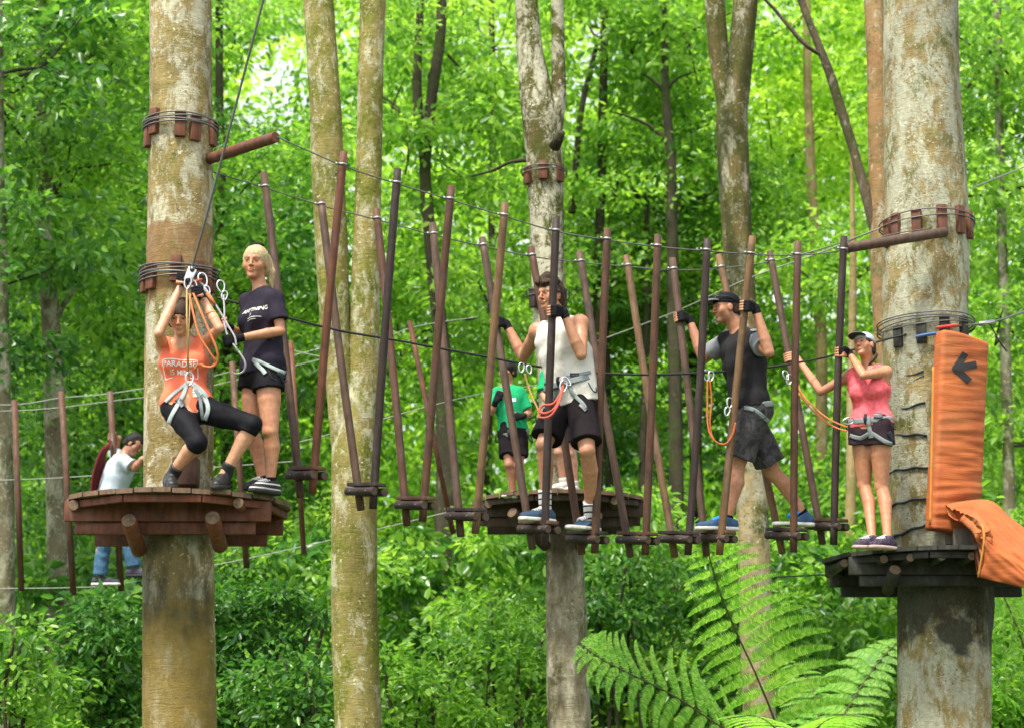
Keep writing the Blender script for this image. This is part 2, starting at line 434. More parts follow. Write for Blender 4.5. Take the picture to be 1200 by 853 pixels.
    def shank(s, F, q, off=0.):
        j = s.j; t, kn, c, a = s.leg_r(); H, K, A = j['hip'+q], j['kn'+q], j['an'+q]
        ax = nrm(A-K); th = nrm(K-H); back = th - ax*(th@ax); 
        bend = np.linalg.norm(back)
        fw = s.legfwd(q); back = -fw
        cm = K+(A-K)*.30+back*.018*s.sc
        m2 = K+(A-K)*.64+back*.010*s.sc
        F.cap(K, cm, kn*.93+off, c+off, .008); F.cap(cm, m2, c+off, (a*.45+c*.5)*.93+off, .006); F.cap(m2, A, (a*.45+c*.5)*.93+off, a*.94+off, .006)
        F.ell(K+fw*.024*s.sc, (.034*s.sc+off,)*3, None, .02)
    def legfwd(s, q):
        j = s.j; K, A = j['kn'+q], j['an'+q]; to = j.get('to'+q); ax = nrm(A-K)
        f = (to-A) if to is not None else s.fwd
        f = f - ax*(f@ax); return nrm(f)
    def body(s, hair_cap=True, features=None):
        j = s.j; sc = s.sc; hs = s.hs; ft = dict(nose=1., jaw=1., beard=0.); ft.update(features or {})
        pts = np.array(list(j.values())+[h['c'] for h in s.hands.values()]); m = .17*sc
        fine = [(j['head']-.14*hs, j['head']+.14*hs, .0031)] + [(h['c']-.075*sc, h['c']+.075*sc, .0045) for h in s.hands.values()]
        if s.res > .009: fine = [(j['head']-.14*hs, j['head']+.14*hs, .005)]+[(h['c']-.06*sc, h['c']+.06*sc, .006) for h in s.hands.values()]
        F = Field(pts.min(0)-m, pts.max(0)+m, s.res, fine)
        s.torso(F); s.hips(F)
        mu, f, w = s.arm_r()
        for q in 'AB':
            Sh, E = j['sh'+q], j['el'+q]; Wt = s.hands[q]['wrist'] if q in s.hands else j['wr'+q]
            F.cap(Sh, Sh+(E-Sh)*.45, mu*1.08, mu*1.02, .03); F.cap(Sh+(E-Sh)*.45, E, mu*1.02, f*.95, .006)
            F.cap(E, E+(Wt-E)*.3, f*.95, f*1.03, .006); F.cap(E+(Wt-E)*.3, Wt, f*1.03, w, .006)
            s.leg(F, q); s.shank(F, q)
            if 'to'+q in j:
                A = j['an'+q]; F.cap(A, A+nrm(j['to'+q]-A)*.06*sc-vv((0, 0, .03))*sc, .030*sc, .020*sc, .01)
        # neck and head
        F.cap(j['neck']-s.up*.04*sc, s.hp(0, -.022, -.045), (.052 if s.fem else .061)*sc, (.049 if s.fem else .056)*sc, .035)
        R = s.HR
        E = lambda c, r, k=.012, op='add': F.ell(s.hp(*c), vv(r)*hs, R, k*hs, op)
        E((0, -.012, .032), (.077, .094, .083)); E((0, .016, -.028), ((.061 if s.fem else .064)*ft['jaw'], .066, .078 if s.fem else .081), .03)
        E((0, .060, -.093), (.024*ft['jaw'], .020, .017), .03); E((0, .042, .040), (.056, .041, .044), .03)
        for sg in (-1, 1):
            E((sg*.040, .052, -.022), (.025, .021, .026), .025); E((sg*.031, .101 if s.fem else .100, .008), (.018, .014, .011), .010, 'sub')
            E((sg*.031, .0735, .006), (.0135, .0135, .0115), .003); E((sg*.076, -.008, -.004), (.010, .020, .031), .006)
            F.cap(s.hp(sg*.014, .088, .026), s.hp(sg*.045, .074, .026), (.006 if s.fem else .0085)*hs, .006*hs, .012*hs)
            E((sg*.0095, .092, -.029), (.0075, .009, .0065), .006)
        n = ft['nose']
        F.cap(s.hp(0, .085, .018), s.hp(0, .084+.015*n, -.024), .0075*hs, .0088*hs, .010*hs)
        E((0, .080, -.0535), (.024, .012, .0060), .006); E((0, .079, -.064), (.020, .012, .0065), .006)
        for h in s.hands.values():
            for c in h['palm']: F.cap(*c, .012)
            for c in h['prox']+h['dist']: F.cap(*c, .0035)
            F.cap(h['wrist'], np.mean([c[0] for c in h['palm'][:4]], 0), w, .022*sc, .012)
        for e in s.extra: e(F)
        V, Fc = F.mesh()
        o = link_mesh('body', V, Fc, SKIN, s.o)
        # skin colour per vertex: lips, eyes, brows and knuckle flush are own colours; nostril and lip-line shade is painted
        me = o.data; C = np.ones((len(V), 4)); C[:, :3] = s.skin
        L = (V - j['head'])@s.HR.T/hs
        def tint(c, r, col, a=1., sharp=2.):
            d = np.sqrt((((L-vv(c))/vv(r))**2).sum(1)); wgt = np.clip(1.25-d**sharp, 0, 1)*a
            C[:, :3] = C[:, :3]*(1-wgt[:, None]) + vv(col)*wgt[:, None]
        sk = vv(s.skin)
        face = L[:, 1] > .03
        tint((0, .09, -.01), (.075, .05, .035), sk*vv((1.12, .88, .84)), .5, 1.)
        if ft['beard']: tint((0, .07, -.075), (.06, .06, .045), sk*vv((.62, .62, .66)), ft['beard'], 1.5)
        tint((0, .1, -.058), (.023, .02, .0105), sk*vv((.92, .5, .48)), .85)
        tint((0, .1, -.058), (.021, .02, .0016), sk*.25, .7)
        hc = vv(ft.get('brow', (.05, .03, .02)))
        for sg in (-1, 1):
            tint((sg*.032, .08, .0300), (.0190, .04, .0050), hc, .9)
            tint((sg*.031, .088, .0085), (.0165, .03, .0075), sk*.10, .92)
            tint((sg*.031, .088, .0040), (.0115, .03, .0032), (.36, .32, .30), .8)
            tint((sg*.031+ft.get('gaze', 0), .088, .006), (.0062, .03, .0062), (.012, .008, .007), 1.)
            tint((sg*.009, .095, -.035), (.0045, .02, .003), sk*.3, .6)
        at_ = me.attributes.new('tint', 'FLOAT_COLOR', 'POINT'); at_.data.foreach_set('color', C.ravel())
        s.bodyo = o
        return o
    def garment(s, name, material, fn, lo, hi, h=.0065, wrinkle=None, parent=None, keep=None):
        F = Field(lo, hi, h); fn(F)
        if wrinkle: F.wrinkle(*wrinkle)
        V, Fc = F.mesh()
        if len(Fc) == 0: print('EMPTY', name); return None
        return link_mesh(name, V, Fc, material, parent or s.o)
    def tbox(s, names, m):
        P = np.array([s.j[n] for n in names]); return P.min(0)-m, P.max(0)+m
    def tank(s, material, hem=-.1, loose=.01, name='tank_top', neck=.075, arm=.062, wr=(.006, 28, 1, (1, 1, .6)), drape=None, vneck=0.):
        j = s.j; P = (j['hipA']+j['hipB'])/2; ax = s.up; sc = s.sc
        def fn(F):
            s.torso(F, off=.009, loose=loose)
            if drape: drape(F)
            if wr: F.wrinkle(*wr)
            hemp = P+ax*hem*sc
            F.plane(hemp, -ax)
            F.ell(j['neck']+s.fwd*.035*sc+s.up*.02, (neck*sc, neck*sc, (neck+vneck)*sc), [s.uS, s.fwd, s.up], .004, 'sub')
            C = (j['shA']+j['shB'])/2
            for q in ('shA', 'shB'):
                out = nrm(j[q]-C); F.cap(j[q]+out*.035*sc+s.up*.06, j[q]+out*.035*sc-s.up*.055*sc, arm*sc*1.05, arm*sc, .004, 'sub')
        lo, hi = s.tbox(('shA', 'shB', 'hipA', 'hipB', 'neck'), .24)
        return s.garment(name, material, fn, lo, hi)
    def tee(s, material, hem=-.1, loose=.012, name='t_shirt', sleeve=.62, sl_r=.022, neck=.066, wr=(.007, 24, 2, (1, 1, .7)), sleeve_mat=None, drape=None):
        j = s.j; P = (j['hipA']+j['hipB'])/2; ax = s.up; sc = s.sc; m = s.arm_r()[0]
        def sleeves(F, k, which='AB'):
            for q in which:
                Sh, E = j['sh'+q], j['el'+q]; d = nrm(E-Sh); L = np.linalg.norm(E-Sh)*sleeve; p = Sh+d*L
                ra, rb = m+.016*sc, m+sl_r*sc
                b = p + d*.03
                a_ = Sh; ba = b-a_; L2 = ba@ba
                def f2(X, Y, Z, a_=a_, ba=ba, L2=L2, p=p, d=d, ra=ra, rb=rb):
                    t = np.clip(((X-a_[0])*ba[0]+(Y-a_[1])*ba[1]+(Z-a_[2])*ba[2])/L2, 0, 1)
                    q1 = np.sqrt((X-a_[0]-t*ba[0])**2+(Y-a_[1]-t*ba[1])**2+(Z-a_[2]-t*ba[2])**2)-(ra+(rb-ra)*t)
                    return np.maximum(q1, (X-p[0])*d[0]+(Y-p[1])*d[1]+(Z-p[2])*d[2])
                F.apply(f2, np.minimum(a_, b)-.1, np.maximum(a_, b)+.1, k)
        def fn(F):
            s.torso(F, off=.010, loose=loose)
            if drape: drape(F)
            if not sleeve_mat: sleeves(F, .03)
            if wr: F.wrinkle(*wr)
            F.plane(P+ax*hem*sc, -ax)
            if not sleeve_mat: pass
            F.ell(j['neck']+s.fwd*.03*sc+s.up*.03, (neck*sc, neck*sc, neck*sc), [s.uS, s.fwd, s.up], .004, 'sub')
        lo, hi = s.tbox(('shA', 'shB', 'hipA', 'hipB', 'neck', 'elA', 'elB'), .2)
        o = s.garment(name, material, fn, lo, hi)
        if sleeve_mat:
            for q in 'AB':
                def f3(F):
                    sleeves(F, .0, q); F.ell(j['sh'+q]+s.up*.002, (m+.019*sc,)*3, None, .01); F.wrinkle(.002, 30, 3)
                s.garment('sleeve', sleeve_mat, f3, lo, hi, parent=o)
        return o
    def legs_cut(s, F, q, frac, r0, r1, k=.03, below=None):
        """trouser leg from hip to frac of the thigh (or below the knee by `below`), with a clean open hem"""
        j = s.j; H, K, A = j['hip'+q], j['kn'+q], j['an'+q]
        if below is None:
            d = nrm(K-H); p = H+(K-H)*frac; a_, b = H, p+d*.04
        else:
            d = nrm(A-K); p = K+(A-K)*below; a_, b = K, p+d*.03
        ba = b-a_; L2 = ba@ba
        def f2(X, Y, Z):
            t = np.clip(((X-a_[0])*ba[0]+(Y-a_[1])*ba[1]+(Z-a_[2])*ba[2])/L2, 0, 1)
            q1 = np.sqrt((X-a_[0]-t*ba[0])**2+(Y-a_[1]-t*ba[1])**2+(Z-a_[2]-t*ba[2])**2)-(r0+(r1-r0)*t)
            return np.maximum(q1, (X-p[0])*d[0]+(Y-p[1])*d[1]+(Z-p[2])*d[2])
        F.apply(f2, np.minimum(a_, b)-.16, np.maximum(a_, b)+.16, k)
    def shorts(s, material, frac=.5, flare=.03, name='shorts', off=.012, wr=(.006, 26, 5), top=.16, knee=None):
        j = s.j; P = (j['hipA']+j['hipB'])/2; t, kn, c, a = s.leg_r()
        def fn(F):
            s.hips(F, off)
            for q in 'AB':
                s.legs_cut(F, q, frac, t+off, t*(1-.3*frac)+off+flare*s.sc)
            if wr: F.wrinkle(*wr)
            F.plane(P+s.up*top*s.sc, s.up)
        lo, hi = s.tbox(('hipA', 'hipB', 'knA', 'knB'), .2)
        return s.garment(name, material, fn, lo, hi)
    def leggings(s, material, below=.3, name='leggings', off=.006, top=.14):
        j = s.j; P = (j['hipA']+j['hipB'])/2; t, kn, c, a = s.leg_r()
        def fn(F):
            s.hips(F, off)
            for q in 'AB':
                s.leg(F, q, off)
                F.ell(j['kn'+q]+s.legfwd(q)*.02*s.sc, (.038*s.sc+off,)*3, None, .03)
                s.legs_cut(F, q, 0, kn+off, c+off+.004, .03, below)
            F.wrinkle(.0025, 40, 9)
            F.plane(P+s.up*top*s.sc, s.up)
        lo, hi = s.tbox(('hipA', 'hipB', 'knA', 'knB', 'anA', 'anB'), .2)
        return s.garment(name, material, fn, lo, hi)
    def trousers(s, material, name='jeans', off=.016, to=.93):
        j = s.j; P = (j['hipA']+j['hipB'])/2; t, kn, c, a = s.leg_r()
        def fn(F):
            s.hips(F, off)
            for q in 'AB': s.leg(F, q, off); s.legs_cut(F, q, 0, kn+off, a+off+.02, .03, to)
            F.wrinkle(.007, 26, 9); F.plane(P+s.up*.12*s.sc, s.up)
        lo, hi = s.tbox(('hipA', 'hipB', 'knA', 'knB', 'anA', 'anB'), .2)
        return s.garment(name, material, fn, lo, hi, .008)
    def shoe(s, q, upper, sole, up=None, L=.27, boot=0., lr=.0045, laces=None, w=1.0):
        j = s.j; sc = s.sc; A = j['an'+q]; T = j['to'+q]
        u = vv((0, 0, 1)) if up is None else nrm(up)
        d = T-A; d = nrm(d - u*(d@u)); side = np.cross(d, u)
        base = A - u*.085*sc; heel = base - d*.045*sc; ball = base + d*.10*sc; toe = base + d*(L-.05-.045+.0)*sc
        s.j['sole'+q] = base
        K = j['kn'+q]; leg = nrm(K-A)
        def fn(F):
            F.cap(heel+u*.045*sc, ball+u*.034*sc, .037*sc*w, .043*sc*w, .01); F.cap(ball+u*.034*sc, toe+u*.026*sc, .043*sc*w, .032*sc*w, .01)
            F.cap(heel+u*.052*sc+d*.012, A+leg*boot*sc+u*.0, .044*sc, .046*sc, .02); F.cap(A-u*.012*sc, ball+u*.046*sc, .040*sc, .034*sc, .02)
            F.plane(A+leg*(boot+.012)*sc, leg); F.plane(base+u*.018*sc, -u)
        def fs(F):
            F.cap(heel+u*.014, ball+u*.014, .043*sc*w, .049*sc*w, .01); F.cap(ball+u*.014, toe+u*.014, .049*sc*w, .039*sc*w, .01)
            F.plane(base+u*.026*sc, u, .004); F.plane(base, -u, .004)
        P = np.array([heel, toe, A+leg*boot]); lo, hi = P.min(0)-.09, P.max(0)+.09
        o = s.garment('shoe', upper, fn, lo, hi, .0055); so = s.garment('sole', sole, fs, lo, hi, .0055, parent=o)
        if laces:
            B = MB()
            for i in range(5):
                c = A + d*(.035+.018*i)*sc + u*(.020-.0062*i)*sc; n = u*.005
                B.tube([c-side*.030*sc-u*.016, c-side*.014*sc+n*.4, c+n, c+side*.014*sc+n*.4, c+side*.030*sc-u*.016], lr*sc, 6)
            B.build('laces', laces, o)
        return o
    def sock(s, q, material, h=.12, r=.006, name='sock'):
        j = s.j; A, K = j['an'+q], j['kn'+q]; d = nrm(K-A); a = s.leg_r()[3]
        def fn(F):
            F.cap(A-d*.03, A+d*(h+.03), a+r, a*1.16+r, .01); F.plane(A+d*h, d, .003); F.wrinkle(.002, 60, 3, (.3, .3, 1))
        P = np.array([A, A+d*h]); return s.garment(name, material, fn, P.min(0)-.1, P.max(0)+.1, .0055)
    def glove(s, q, material=None, off=.0028, cuff=.036, full=False):
        h = s.hands[q]; sc = s.sc; w = s.arm_r()[2]
        def fn(F):
            for c in h['palm']: F.cap(c[0], c[1], c[2]+off, c[3]+off, .012)
            for c in h['prox']: F.cap(c[0], c[0]+(c[1]-c[0])*.85, c[2]+off*.8, c[3]+off*.8, .003)
            if full:
                for c in h['dist']: F.cap(c[0], c[1], c[2]+off*.8, c[3]+off*.8, .003)
            E = s.j['el'+q]; d = nrm(E-h['wrist']); F.cap(h['wrist'], np.mean([c[0] for c in h['palm'][:4]], 0), w+off+.002, .022*sc+off, .012); F.cap(h['wrist']+d*(cuff+.03), h['wrist'], w+off+.003, w+off+.002, .006)
            F.plane(h['wrist']+d*(cuff+.012), d, .003)
        P = np.array([c[0] for c in h['palm']]+[c[1] for c in h['prox']+h['dist']]+[h['wrist']]); E = s.j['el'+q]
        return s.garment('glove', material or M['glove'], fn, P.min(0)-.06, P.max(0)+.06, .0045)
    def harness(s, strap=None, waist=.10, loops=True, loopfrac=.16, tilt=.25, gear=True, off=.02, legoff=None):
        j = s.j; P = (j['hipA']+j['hipB'])/2; sc = s.sc; strap = strap or M['strap']; t = s.leg_r()[0]
        h = empty('harness', Vector(P), None); h.parent = s.o; h.location = Vector(P)-Vector(s.o['_o'])
        nrmb = nrm(s.up + s.fwd*.12)
        def fb(F):
            F.slab(s.secs(), .04, off=off+.004)
            for q in ('hipA', 'hipB'): F.ell(j[q]*.6+P*.4-s.fwd*.045*sc, (.085*sc+off, .088*sc+off, .092*sc+off), [s.uH, s.fwd, s.up], .03)
            c = P+s.up*waist*sc; F.plane(c+nrmb*.022, nrmb, .003); F.plane(c-nrmb*.022, -nrmb, .003)
        lo, hi = s.tbox(('hipA', 'hipB'), .26); hi = hi+vv((0, 0, .12))
        s.garment('waist_belt', strap, fb, lo, hi, .0065, parent=h)
        fr = P + s.up*waist*sc + s.fwd*(.105*sc+off)
        if loops:
            for q in 'AB':
                H, K = j['hip'+q], j['kn'+q]; d = nrm(K-H); n = nrm(d + nrm(H-P)*-.55*1 + s.up*-.0); c = H+d*loopfrac
                def fl(F):
                    F.cap(H-d*.05, K, t+(legoff or off)+.004, t*.74+(legoff or off), .0); F.plane(c+n*.022, n, .003); F.plane(c-n*.022, -n, .003)
                s.garment('leg_loop', strap, fl, np.minimum(H, K)-.16, np.maximum(H, K)+.16, .0065, parent=h)
                f2 = H+(K-H)*.1+s.fwd*(t+off+.005)*.95 + (P-H)*.35
                B = MB(); B.tube(bez([fr+(H-fr)*.06, (fr+f2)/2+s.fwd*.012, f2]), .016*sc, 8, flat=.22); B.build('riser_strap', strap, h)
                B = MB(); ax = [Vector(s.uH), Vector(s.fwd), Vector(s.up)]
                B.box(Vector((fr+f2)/2+s.fwd*.02), (.045, .012, .028), ax, .25); B.build('buckle', M['dark_steel'], h)
        B = MB(); B.tube(bez([fr+s.up*.035, fr+s.fwd*.022, fr-s.up*.045]), .013, 8, flat=.4); B.build('belay_loop', M['strap_dark'], h)
        if gear:
            for sg in (-1, 1):
                c = P+s.up*(waist-.0)*sc + s.uH*sg*(.168*sc+off)
                B = MB(); B.tube(bez([c+s.fwd*.05, c+s.fwd*.03-s.up*.06+s.uH*sg*.02, c-s.fwd*.03-s.up*.06+s.uH*sg*.02, c-s.fwd*.05]), .005, 6)
                B.build('gear_loop', M['strap_dark'], h)
        s.front = fr; return h
def hair_mat(name, col, col2):
    m, nt, b, o = mat(name); B = NB(nt); v = B.coord((1, 1, .25))
    B.l(B.ramp(B.noise(v, 90, 4), [(.3, col), (.7, col2)]), b.inputs['Base Color']); b.inputs['Roughness'].default_value = .6; b.inputs['Specular IOR Level'].default_value = .2
    B.l(B.bump(B.noise(v, 160, 3), .8, .006), b.inputs['Normal']); return m
def carabiner(B, c, u, v, L=.10, W=.055, r=.0055, mi=0):
    """pear-shaped ring in the plane (u long, v wide)"""
    c = Vector(c); u = Vector(u).normalized(); v = Vector(v).normalized(); pts = []
    for i in range(25):
        t = 2*math.pi*i/24; w = W/2*(1+.25*math.sin(t)); pts.append(c+u*math.sin(t)*L/2+v*math.cos(t)*w)
    B.tube(pts, r, 6, caps=False, mi=mi); return B
# ---------------------------------------------------------------- bark
def bark(name, base, dark, lichen, moss, lich_amt=.5, moss_amt=.4, scale=1., zones=(), spots=.35, bump=.6, ring=True, orange=None):
    """base bark with pale lichen patches, speckles and moss. zones = (z0, z1, colour, softness, jag): stains, bare bark and painted-in shadow"""
    m, nt, b, o = mat(name); B = NB(nt); v = B.coord((1, 1, .55)); v1 = B.coord((1, 1, 1)); vr = B.coord((1, 1, 7.))
    c = B.ramp(B.noise(v, 4*scale, 8, .65, .6), [(.32, dark), (.62, base)])
    if orange: c = B.mix(B.ramp(B.noise(v1, 1.1*scale, 4, .5), [(.45, 0), (.6, .8)]), c, orange)
    def zone(c, z0, z1, col, soft, jag, patch):
        sx = B.n('ShaderNodeSeparateXYZ'); B.l(v1, sx.inputs[0])
        zz = B.math('ADD', sx.outputs[2], B.math('MULTIPLY', B.math('SUBTRACT', B.noise(v1, 3.5, 6, .6), .5), jag))
        up = B.n('ShaderNodeMapRange'); up.inputs[1].default_value = z0-soft; up.inputs[2].default_value = z0+soft; B.l(zz, up.inputs[0])
        dn = B.n('ShaderNodeMapRange'); dn.inputs[1].default_value = z1+soft; dn.inputs[2].default_value = z1-soft; B.l(zz, dn.inputs[0])
        f = B.math('MULTIPLY', up.outputs[0], dn.outputs[0])
        f = B.math('MULTIPLY', f, B.ramp(B.noise(B.coord((1, 1, .3)), 3.4, 6, .6), [(patch-.12, 0), (patch+.05, .88)]))
        return B.mix(f, c, B.ramp(B.noise(v1, 12, 5), [(.3, tuple(q*.7 for q in col)), (.7, col)]))
    for z_ in zones:
        if len(z_) == 7: c = zone(c, *z_[:6])
    mo = B.ramp(B.noise(v1, 2.6*scale, 7, .7, .3), [(.62-.28*moss_amt, 0), (.74-.24*moss_amt, 1)])
    c = B.mix(mo, c, B.ramp(B.noise(v1, 30, 4), [(.3, tuple(q*.6 for q in moss)), (.7, tuple(q*1.3 for q in moss))]))
    li = B.ramp(B.noise(v, 5.5*scale, 10, .78, .4), [(.66-.3*lich_amt, 0), (.72-.28*lich_amt, .85)])
    c = B.mix(li, c, B.ramp(B.noise(v1, 26*scale, 6), [(.3, tuple(q*.7 for q in lichen)), (.65, lichen)]))
    sp = B.math('MULTIPLY', B.ramp(B.noise(v1, 34*scale, 3, .5, .3), [(.62, 0), (.67, .8)]), B.ramp(B.noise(v1, 4.5*scale, 5, .6), [(.60-.3*spots, 0), (.68-.3*spots, .95)]))
    c = B.mix(sp, c, tuple(min(.75, q*1.18) for q in lichen))
    dk = B.math('MULTIPLY', B.ramp(B.noise(v1, 42*scale, 4, .6), [(.57, 0), (.62, .7)]), B.ramp(B.noise(v1, 3.3*scale, 5, .6), [(.45, 0), (.6, 1)]))
    c = B.mix(dk, c, tuple(q*.45 for q in dark))
    c = B.mix(1., c, B.ramp(B.noise(B.coord((1, 1, .35)), 2.1*scale, 5, .6), [(.3, (.68, .66, .62)), (.7, (1.18, 1.18, 1.12))]), 'MULTIPLY')
    if zones:
        for z_ in zones:
            if len(z_) == 6: c = zone(c, *z_)
    B.l(c, b.inputs['Base Color']); b.inputs['Roughness'].default_value = .9; b.inputs['Specular IOR Level'].default_value = .2
    h = B.math('ADD', B.math('MULTIPLY', B.noise(v, 14*scale, 8, .7), 1.), B.math('MULTIPLY', B.noise(vr, 9*scale, 4, .6, .6), .5 if ring else .1))
    h = B.math('ADD', h, B.math('MULTIPLY', li, .15))
    B.l(B.bump(h, bump, .025), b.inputs['Normal']); return m
def trunk_mesh(pts, n=40, step=.07, rough=.018, seed=0, lump=.03, bumps=()):
    """pts = [(Vector, radius)] top to bottom -> verts, faces"""
    r_ = np.random.default_rng(seed); P = np.array([tuple(p)+(q,) for p, q in pts]); 
    L = np.concatenate([[0], np.cumsum(np.linalg.norm(np.diff(P[:, :3], axis=0), axis=1))])
    N = max(6, int(L[-1]/step)); t = np.linspace(0, L[-1], N)
    def cub(col):
        y = np.interp(t, L, P[:, col]); k = max(3, int(.25/ (L[-1]/N))|1); pad = np.pad(y, k//2, mode='edge')
        pad[:k//2] = 2*y[0]-y[1:k//2+1][::-1]; pad[-(k//2):] = 2*y[-1]-y[-k//2:-1][::-1][:k//2] if k//2 > 0 else pad[-(k//2):]
        return np.convolve(pad, np.ones(k)/k, 'valid')[:N]
    X, Yy, Z, R = (cub(i) for i in range(4))
    th = np.linspace(0, 2*math.pi, n, endpoint=False)
    ph = r_.uniform(0, 6.28, 12); fr = r_.uniform(.5, 6, 12); hm = r_.integers(1, 6, 12)
    rad = np.zeros((N, n))
    for i in range(12): rad += np.sin(hm[i]*th[None]+ph[i]+.6*np.sin(t[:, None]*fr[i]))*np.sin(t[:, None]*fr[i]*.7+ph[-i])/12
    rad = R[:, None]*(1+lump*4*rad) + r_.normal(size=(N, n))*rough*.08
    for (z, ang, amp, wz, wa) in bumps:
        da = (th-ang+math.pi) % (2*math.pi)-math.pi; rad += amp*np.exp(-((Z[:, None]-z)/wz)**2-(da[None]/wa)**2)
    V = np.stack([X[:, None]+rad*np.cos(th), Yy[:, None]+rad*np.sin(th), Z[:, None]+0*rad], -1).reshape(-1, 3)
    i = np.arange(N-1)[:, None]; k = np.arange(n)[None]; k2 = (k+1) % n
    F = np.stack([i*n+k, i*n+k2+0*i, (i+1)*n+k2, (i+1)*n+k+0*i], -1).reshape(-1, 4)[:, ::-1]
    return V, F.tolist()
def trunk_pts(tab, Y, top=True, ground=True, lean=0.):
    """tab = [(px, py, width px)] read off the photo, top to bottom, at depth Y; continued straight down to the ground"""
    out = []
    for (x, y, w) in tab:
        p = at(x, y, Y); out.append((p, w/2/FPX*Y))
    if top:
        p0, r0 = out[0]; p1, r1 = out[1]; d = (p0-p1); d = d/max(d.z, .01); lo = tab[0][1] > 0
        e = p0+Vector((d.x*.3, 0, 1))*(1.6 if lo else 3.5); out.insert(0, (e, r0*(.25 if lo else .88)))
    if ground:
        p, r = out[-1]; q, rq = out[-2]; sl = (p.x-q.x)/(p.z-q.z) if abs(p.z-q.z) > .3 else 0
        out.append((Vector((p.x+sl*.3*(-p.z)*.5, p.y, .5)), r*1.06)); out.append((Vector((p.x+sl*.3*(-p.z)*.5, p.y, 0.)), r*1.5))
    return out
def tree(name, label, mat_, tabs, Y, seed=0, group=None, limb_m=None, n=40, step=.07, bumps=(), lump=.03, stubs=()):
    pts = trunk_pts(tabs[0], Y); base = pts[-1][0]
    root = empty(name, Vector((base.x, base.y, 0)), label, 'tree', group)
    V, F = trunk_mesh(pts, n, step, seed=seed, bumps=bumps, lump=lump); link_mesh('trunk', V, F, mat_, root, loc=root.location)
    for k, tb in enumerate(tabs[1:]):
        dY = 0
        if isinstance(tb, tuple): dY, tb = tb
        up = tb[0][1] < 0
        q = [(at(x, y, Y+dY*(1-i/(len(tb)-1))), w/2/FPX*Y) for i, (x, y, w) in enumerate(tb)]
        if up: q.insert(0, (q[0][0]+(q[0][0]-q[1][0]).normalized()*3, q[0][1]*.8))
        V, F = trunk_mesh(q, max(10, n//2), step, seed=seed+k+5, lump=lump); link_mesh('limb', V, F, limb_m or mat_, root, loc=root.location)
    return root

OLIVE = (.30, .235, .10)
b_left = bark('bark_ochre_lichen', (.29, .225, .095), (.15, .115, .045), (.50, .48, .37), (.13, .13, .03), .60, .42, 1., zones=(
    (2.5, 3.7, (.22, .155, .035), .02, .7, .46), (3.6, 4.5, (.045, .045, .022), .1, .6, .50), (5.9, 6.4, (.25, .145, .06), .02, .35, .47)), spots=.55)  # middle zone: dark stain with the platform's shadow painted into it
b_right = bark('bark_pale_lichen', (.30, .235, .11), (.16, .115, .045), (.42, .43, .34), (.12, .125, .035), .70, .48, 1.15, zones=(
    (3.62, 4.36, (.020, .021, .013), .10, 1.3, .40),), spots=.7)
b_mid = bark('bark_mossy', (.27, .175, .085), (.11, .08, .04), (.52, .50, .40), (.08, .095, .018), .62, .55, .9, zones=(
    (7.0, 11.5, (.07, .075, .018), .3, .8, .40, 1), (1.0, 6.9, (.42, .38, .27), .2, .9, .36, 1), (1.4, 5.2, (.075, .058, .033), .2, .9, .55)), spots=.5)
b_fork = bark('bark_smooth_tan', (.31, .26, .10), (.18, .15, .05), (.50, .48, .34), (.15, .16, .025), .50, .70, .9, spots=.5)
b_pale = bark('bark_pale_tan', (.36, .27, .13), (.22, .165, .08), (.42, .39, .27), (.12, .15, .03), .40, .35, .8, spots=.3)
b_orange = bark('bark_orange_tan', (.30, .20, .10), (.17, .11, .055), (.42, .38, .27), (.12, .12, .04), .45, .45, .8, spots=.4, orange=(.32, .185, .085))
b_dark2 = bark('bark_grey_brown', (.14, .105, .07), (.06, .05, .035), (.25, .24, .18), (.06, .07, .02), .4, .5, .8, spots=.3)
b_mid2 = bark('bark_mossy_tan', (.27, .175, .085), (.11, .08, .04), (.42, .41, .32), (.075, .085, .018), .50, .55, .9, zones=(
    (7.4, 12.5, (.085, .09, .02), .3, .8, .42, 1), (1.0, 7.0, (.44, .36, .20), .2, .9, .36, 1), (7.6, 10.6, (.03, .035, .012), .3, .8, .55)), spots=.4)
b_dark = bark('bark_dark_wet', (.060, .052, .034), (.03, .027, .018), (.14, .15, .10), (.05, .065, .02), .30, .45, .8, spots=.2)
b_grey = bark('bark_grey_lichen', (.17, .15, .09), (.09, .08, .05), (.38, .38, .28), (.07, .10, .03), .62, .45, .7, spots=.4)

# ---------------------------------------------------------------- leaves
def leaf_mat(name, dark, mid, light, trans=.5, rough=.38, fam=.35):
    m, nt, b, o = mat(name); B = NB(nt); g = B.n('ShaderNodeNewGeometry')
    n1 = B.noise(B.coord(), fam, 3, .5)
    f = B.math('ADD', B.math('MULTIPLY', g.outputs['Random Per Island'], .42), B.math('MULTIPLY', n1, .62))
    c = B.ramp(f, [(.25, dark), (.5, mid), (.8, light)])
    b.inputs['Roughness'].default_value = rough; b.inputs['Specular IOR Level'].default_value = .5
    B.l(c, b.inputs['Base Color'])
    tr = B.n('ShaderNodeBsdfTranslucent'); B.l(B.mix(1., c, (1.45, 1.5, .9), 'MULTIPLY'), tr.inputs['Color'])
    mx = B.n('ShaderNodeMixShader'); mx.inputs[0].default_value = trans
    B.l(b.outputs[0], mx.inputs[1]); B.l(tr.outputs[0], mx.inputs[2]); B.l(mx.outputs[0], o.inputs[0]); return m
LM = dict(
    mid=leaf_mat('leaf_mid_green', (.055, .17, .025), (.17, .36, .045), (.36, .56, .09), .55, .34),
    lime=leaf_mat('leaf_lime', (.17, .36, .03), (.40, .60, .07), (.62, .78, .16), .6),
    deep=leaf_mat('leaf_deep_green', (.026, .10, .022), (.075, .215, .035), (.20, .38, .055), .45, .30))
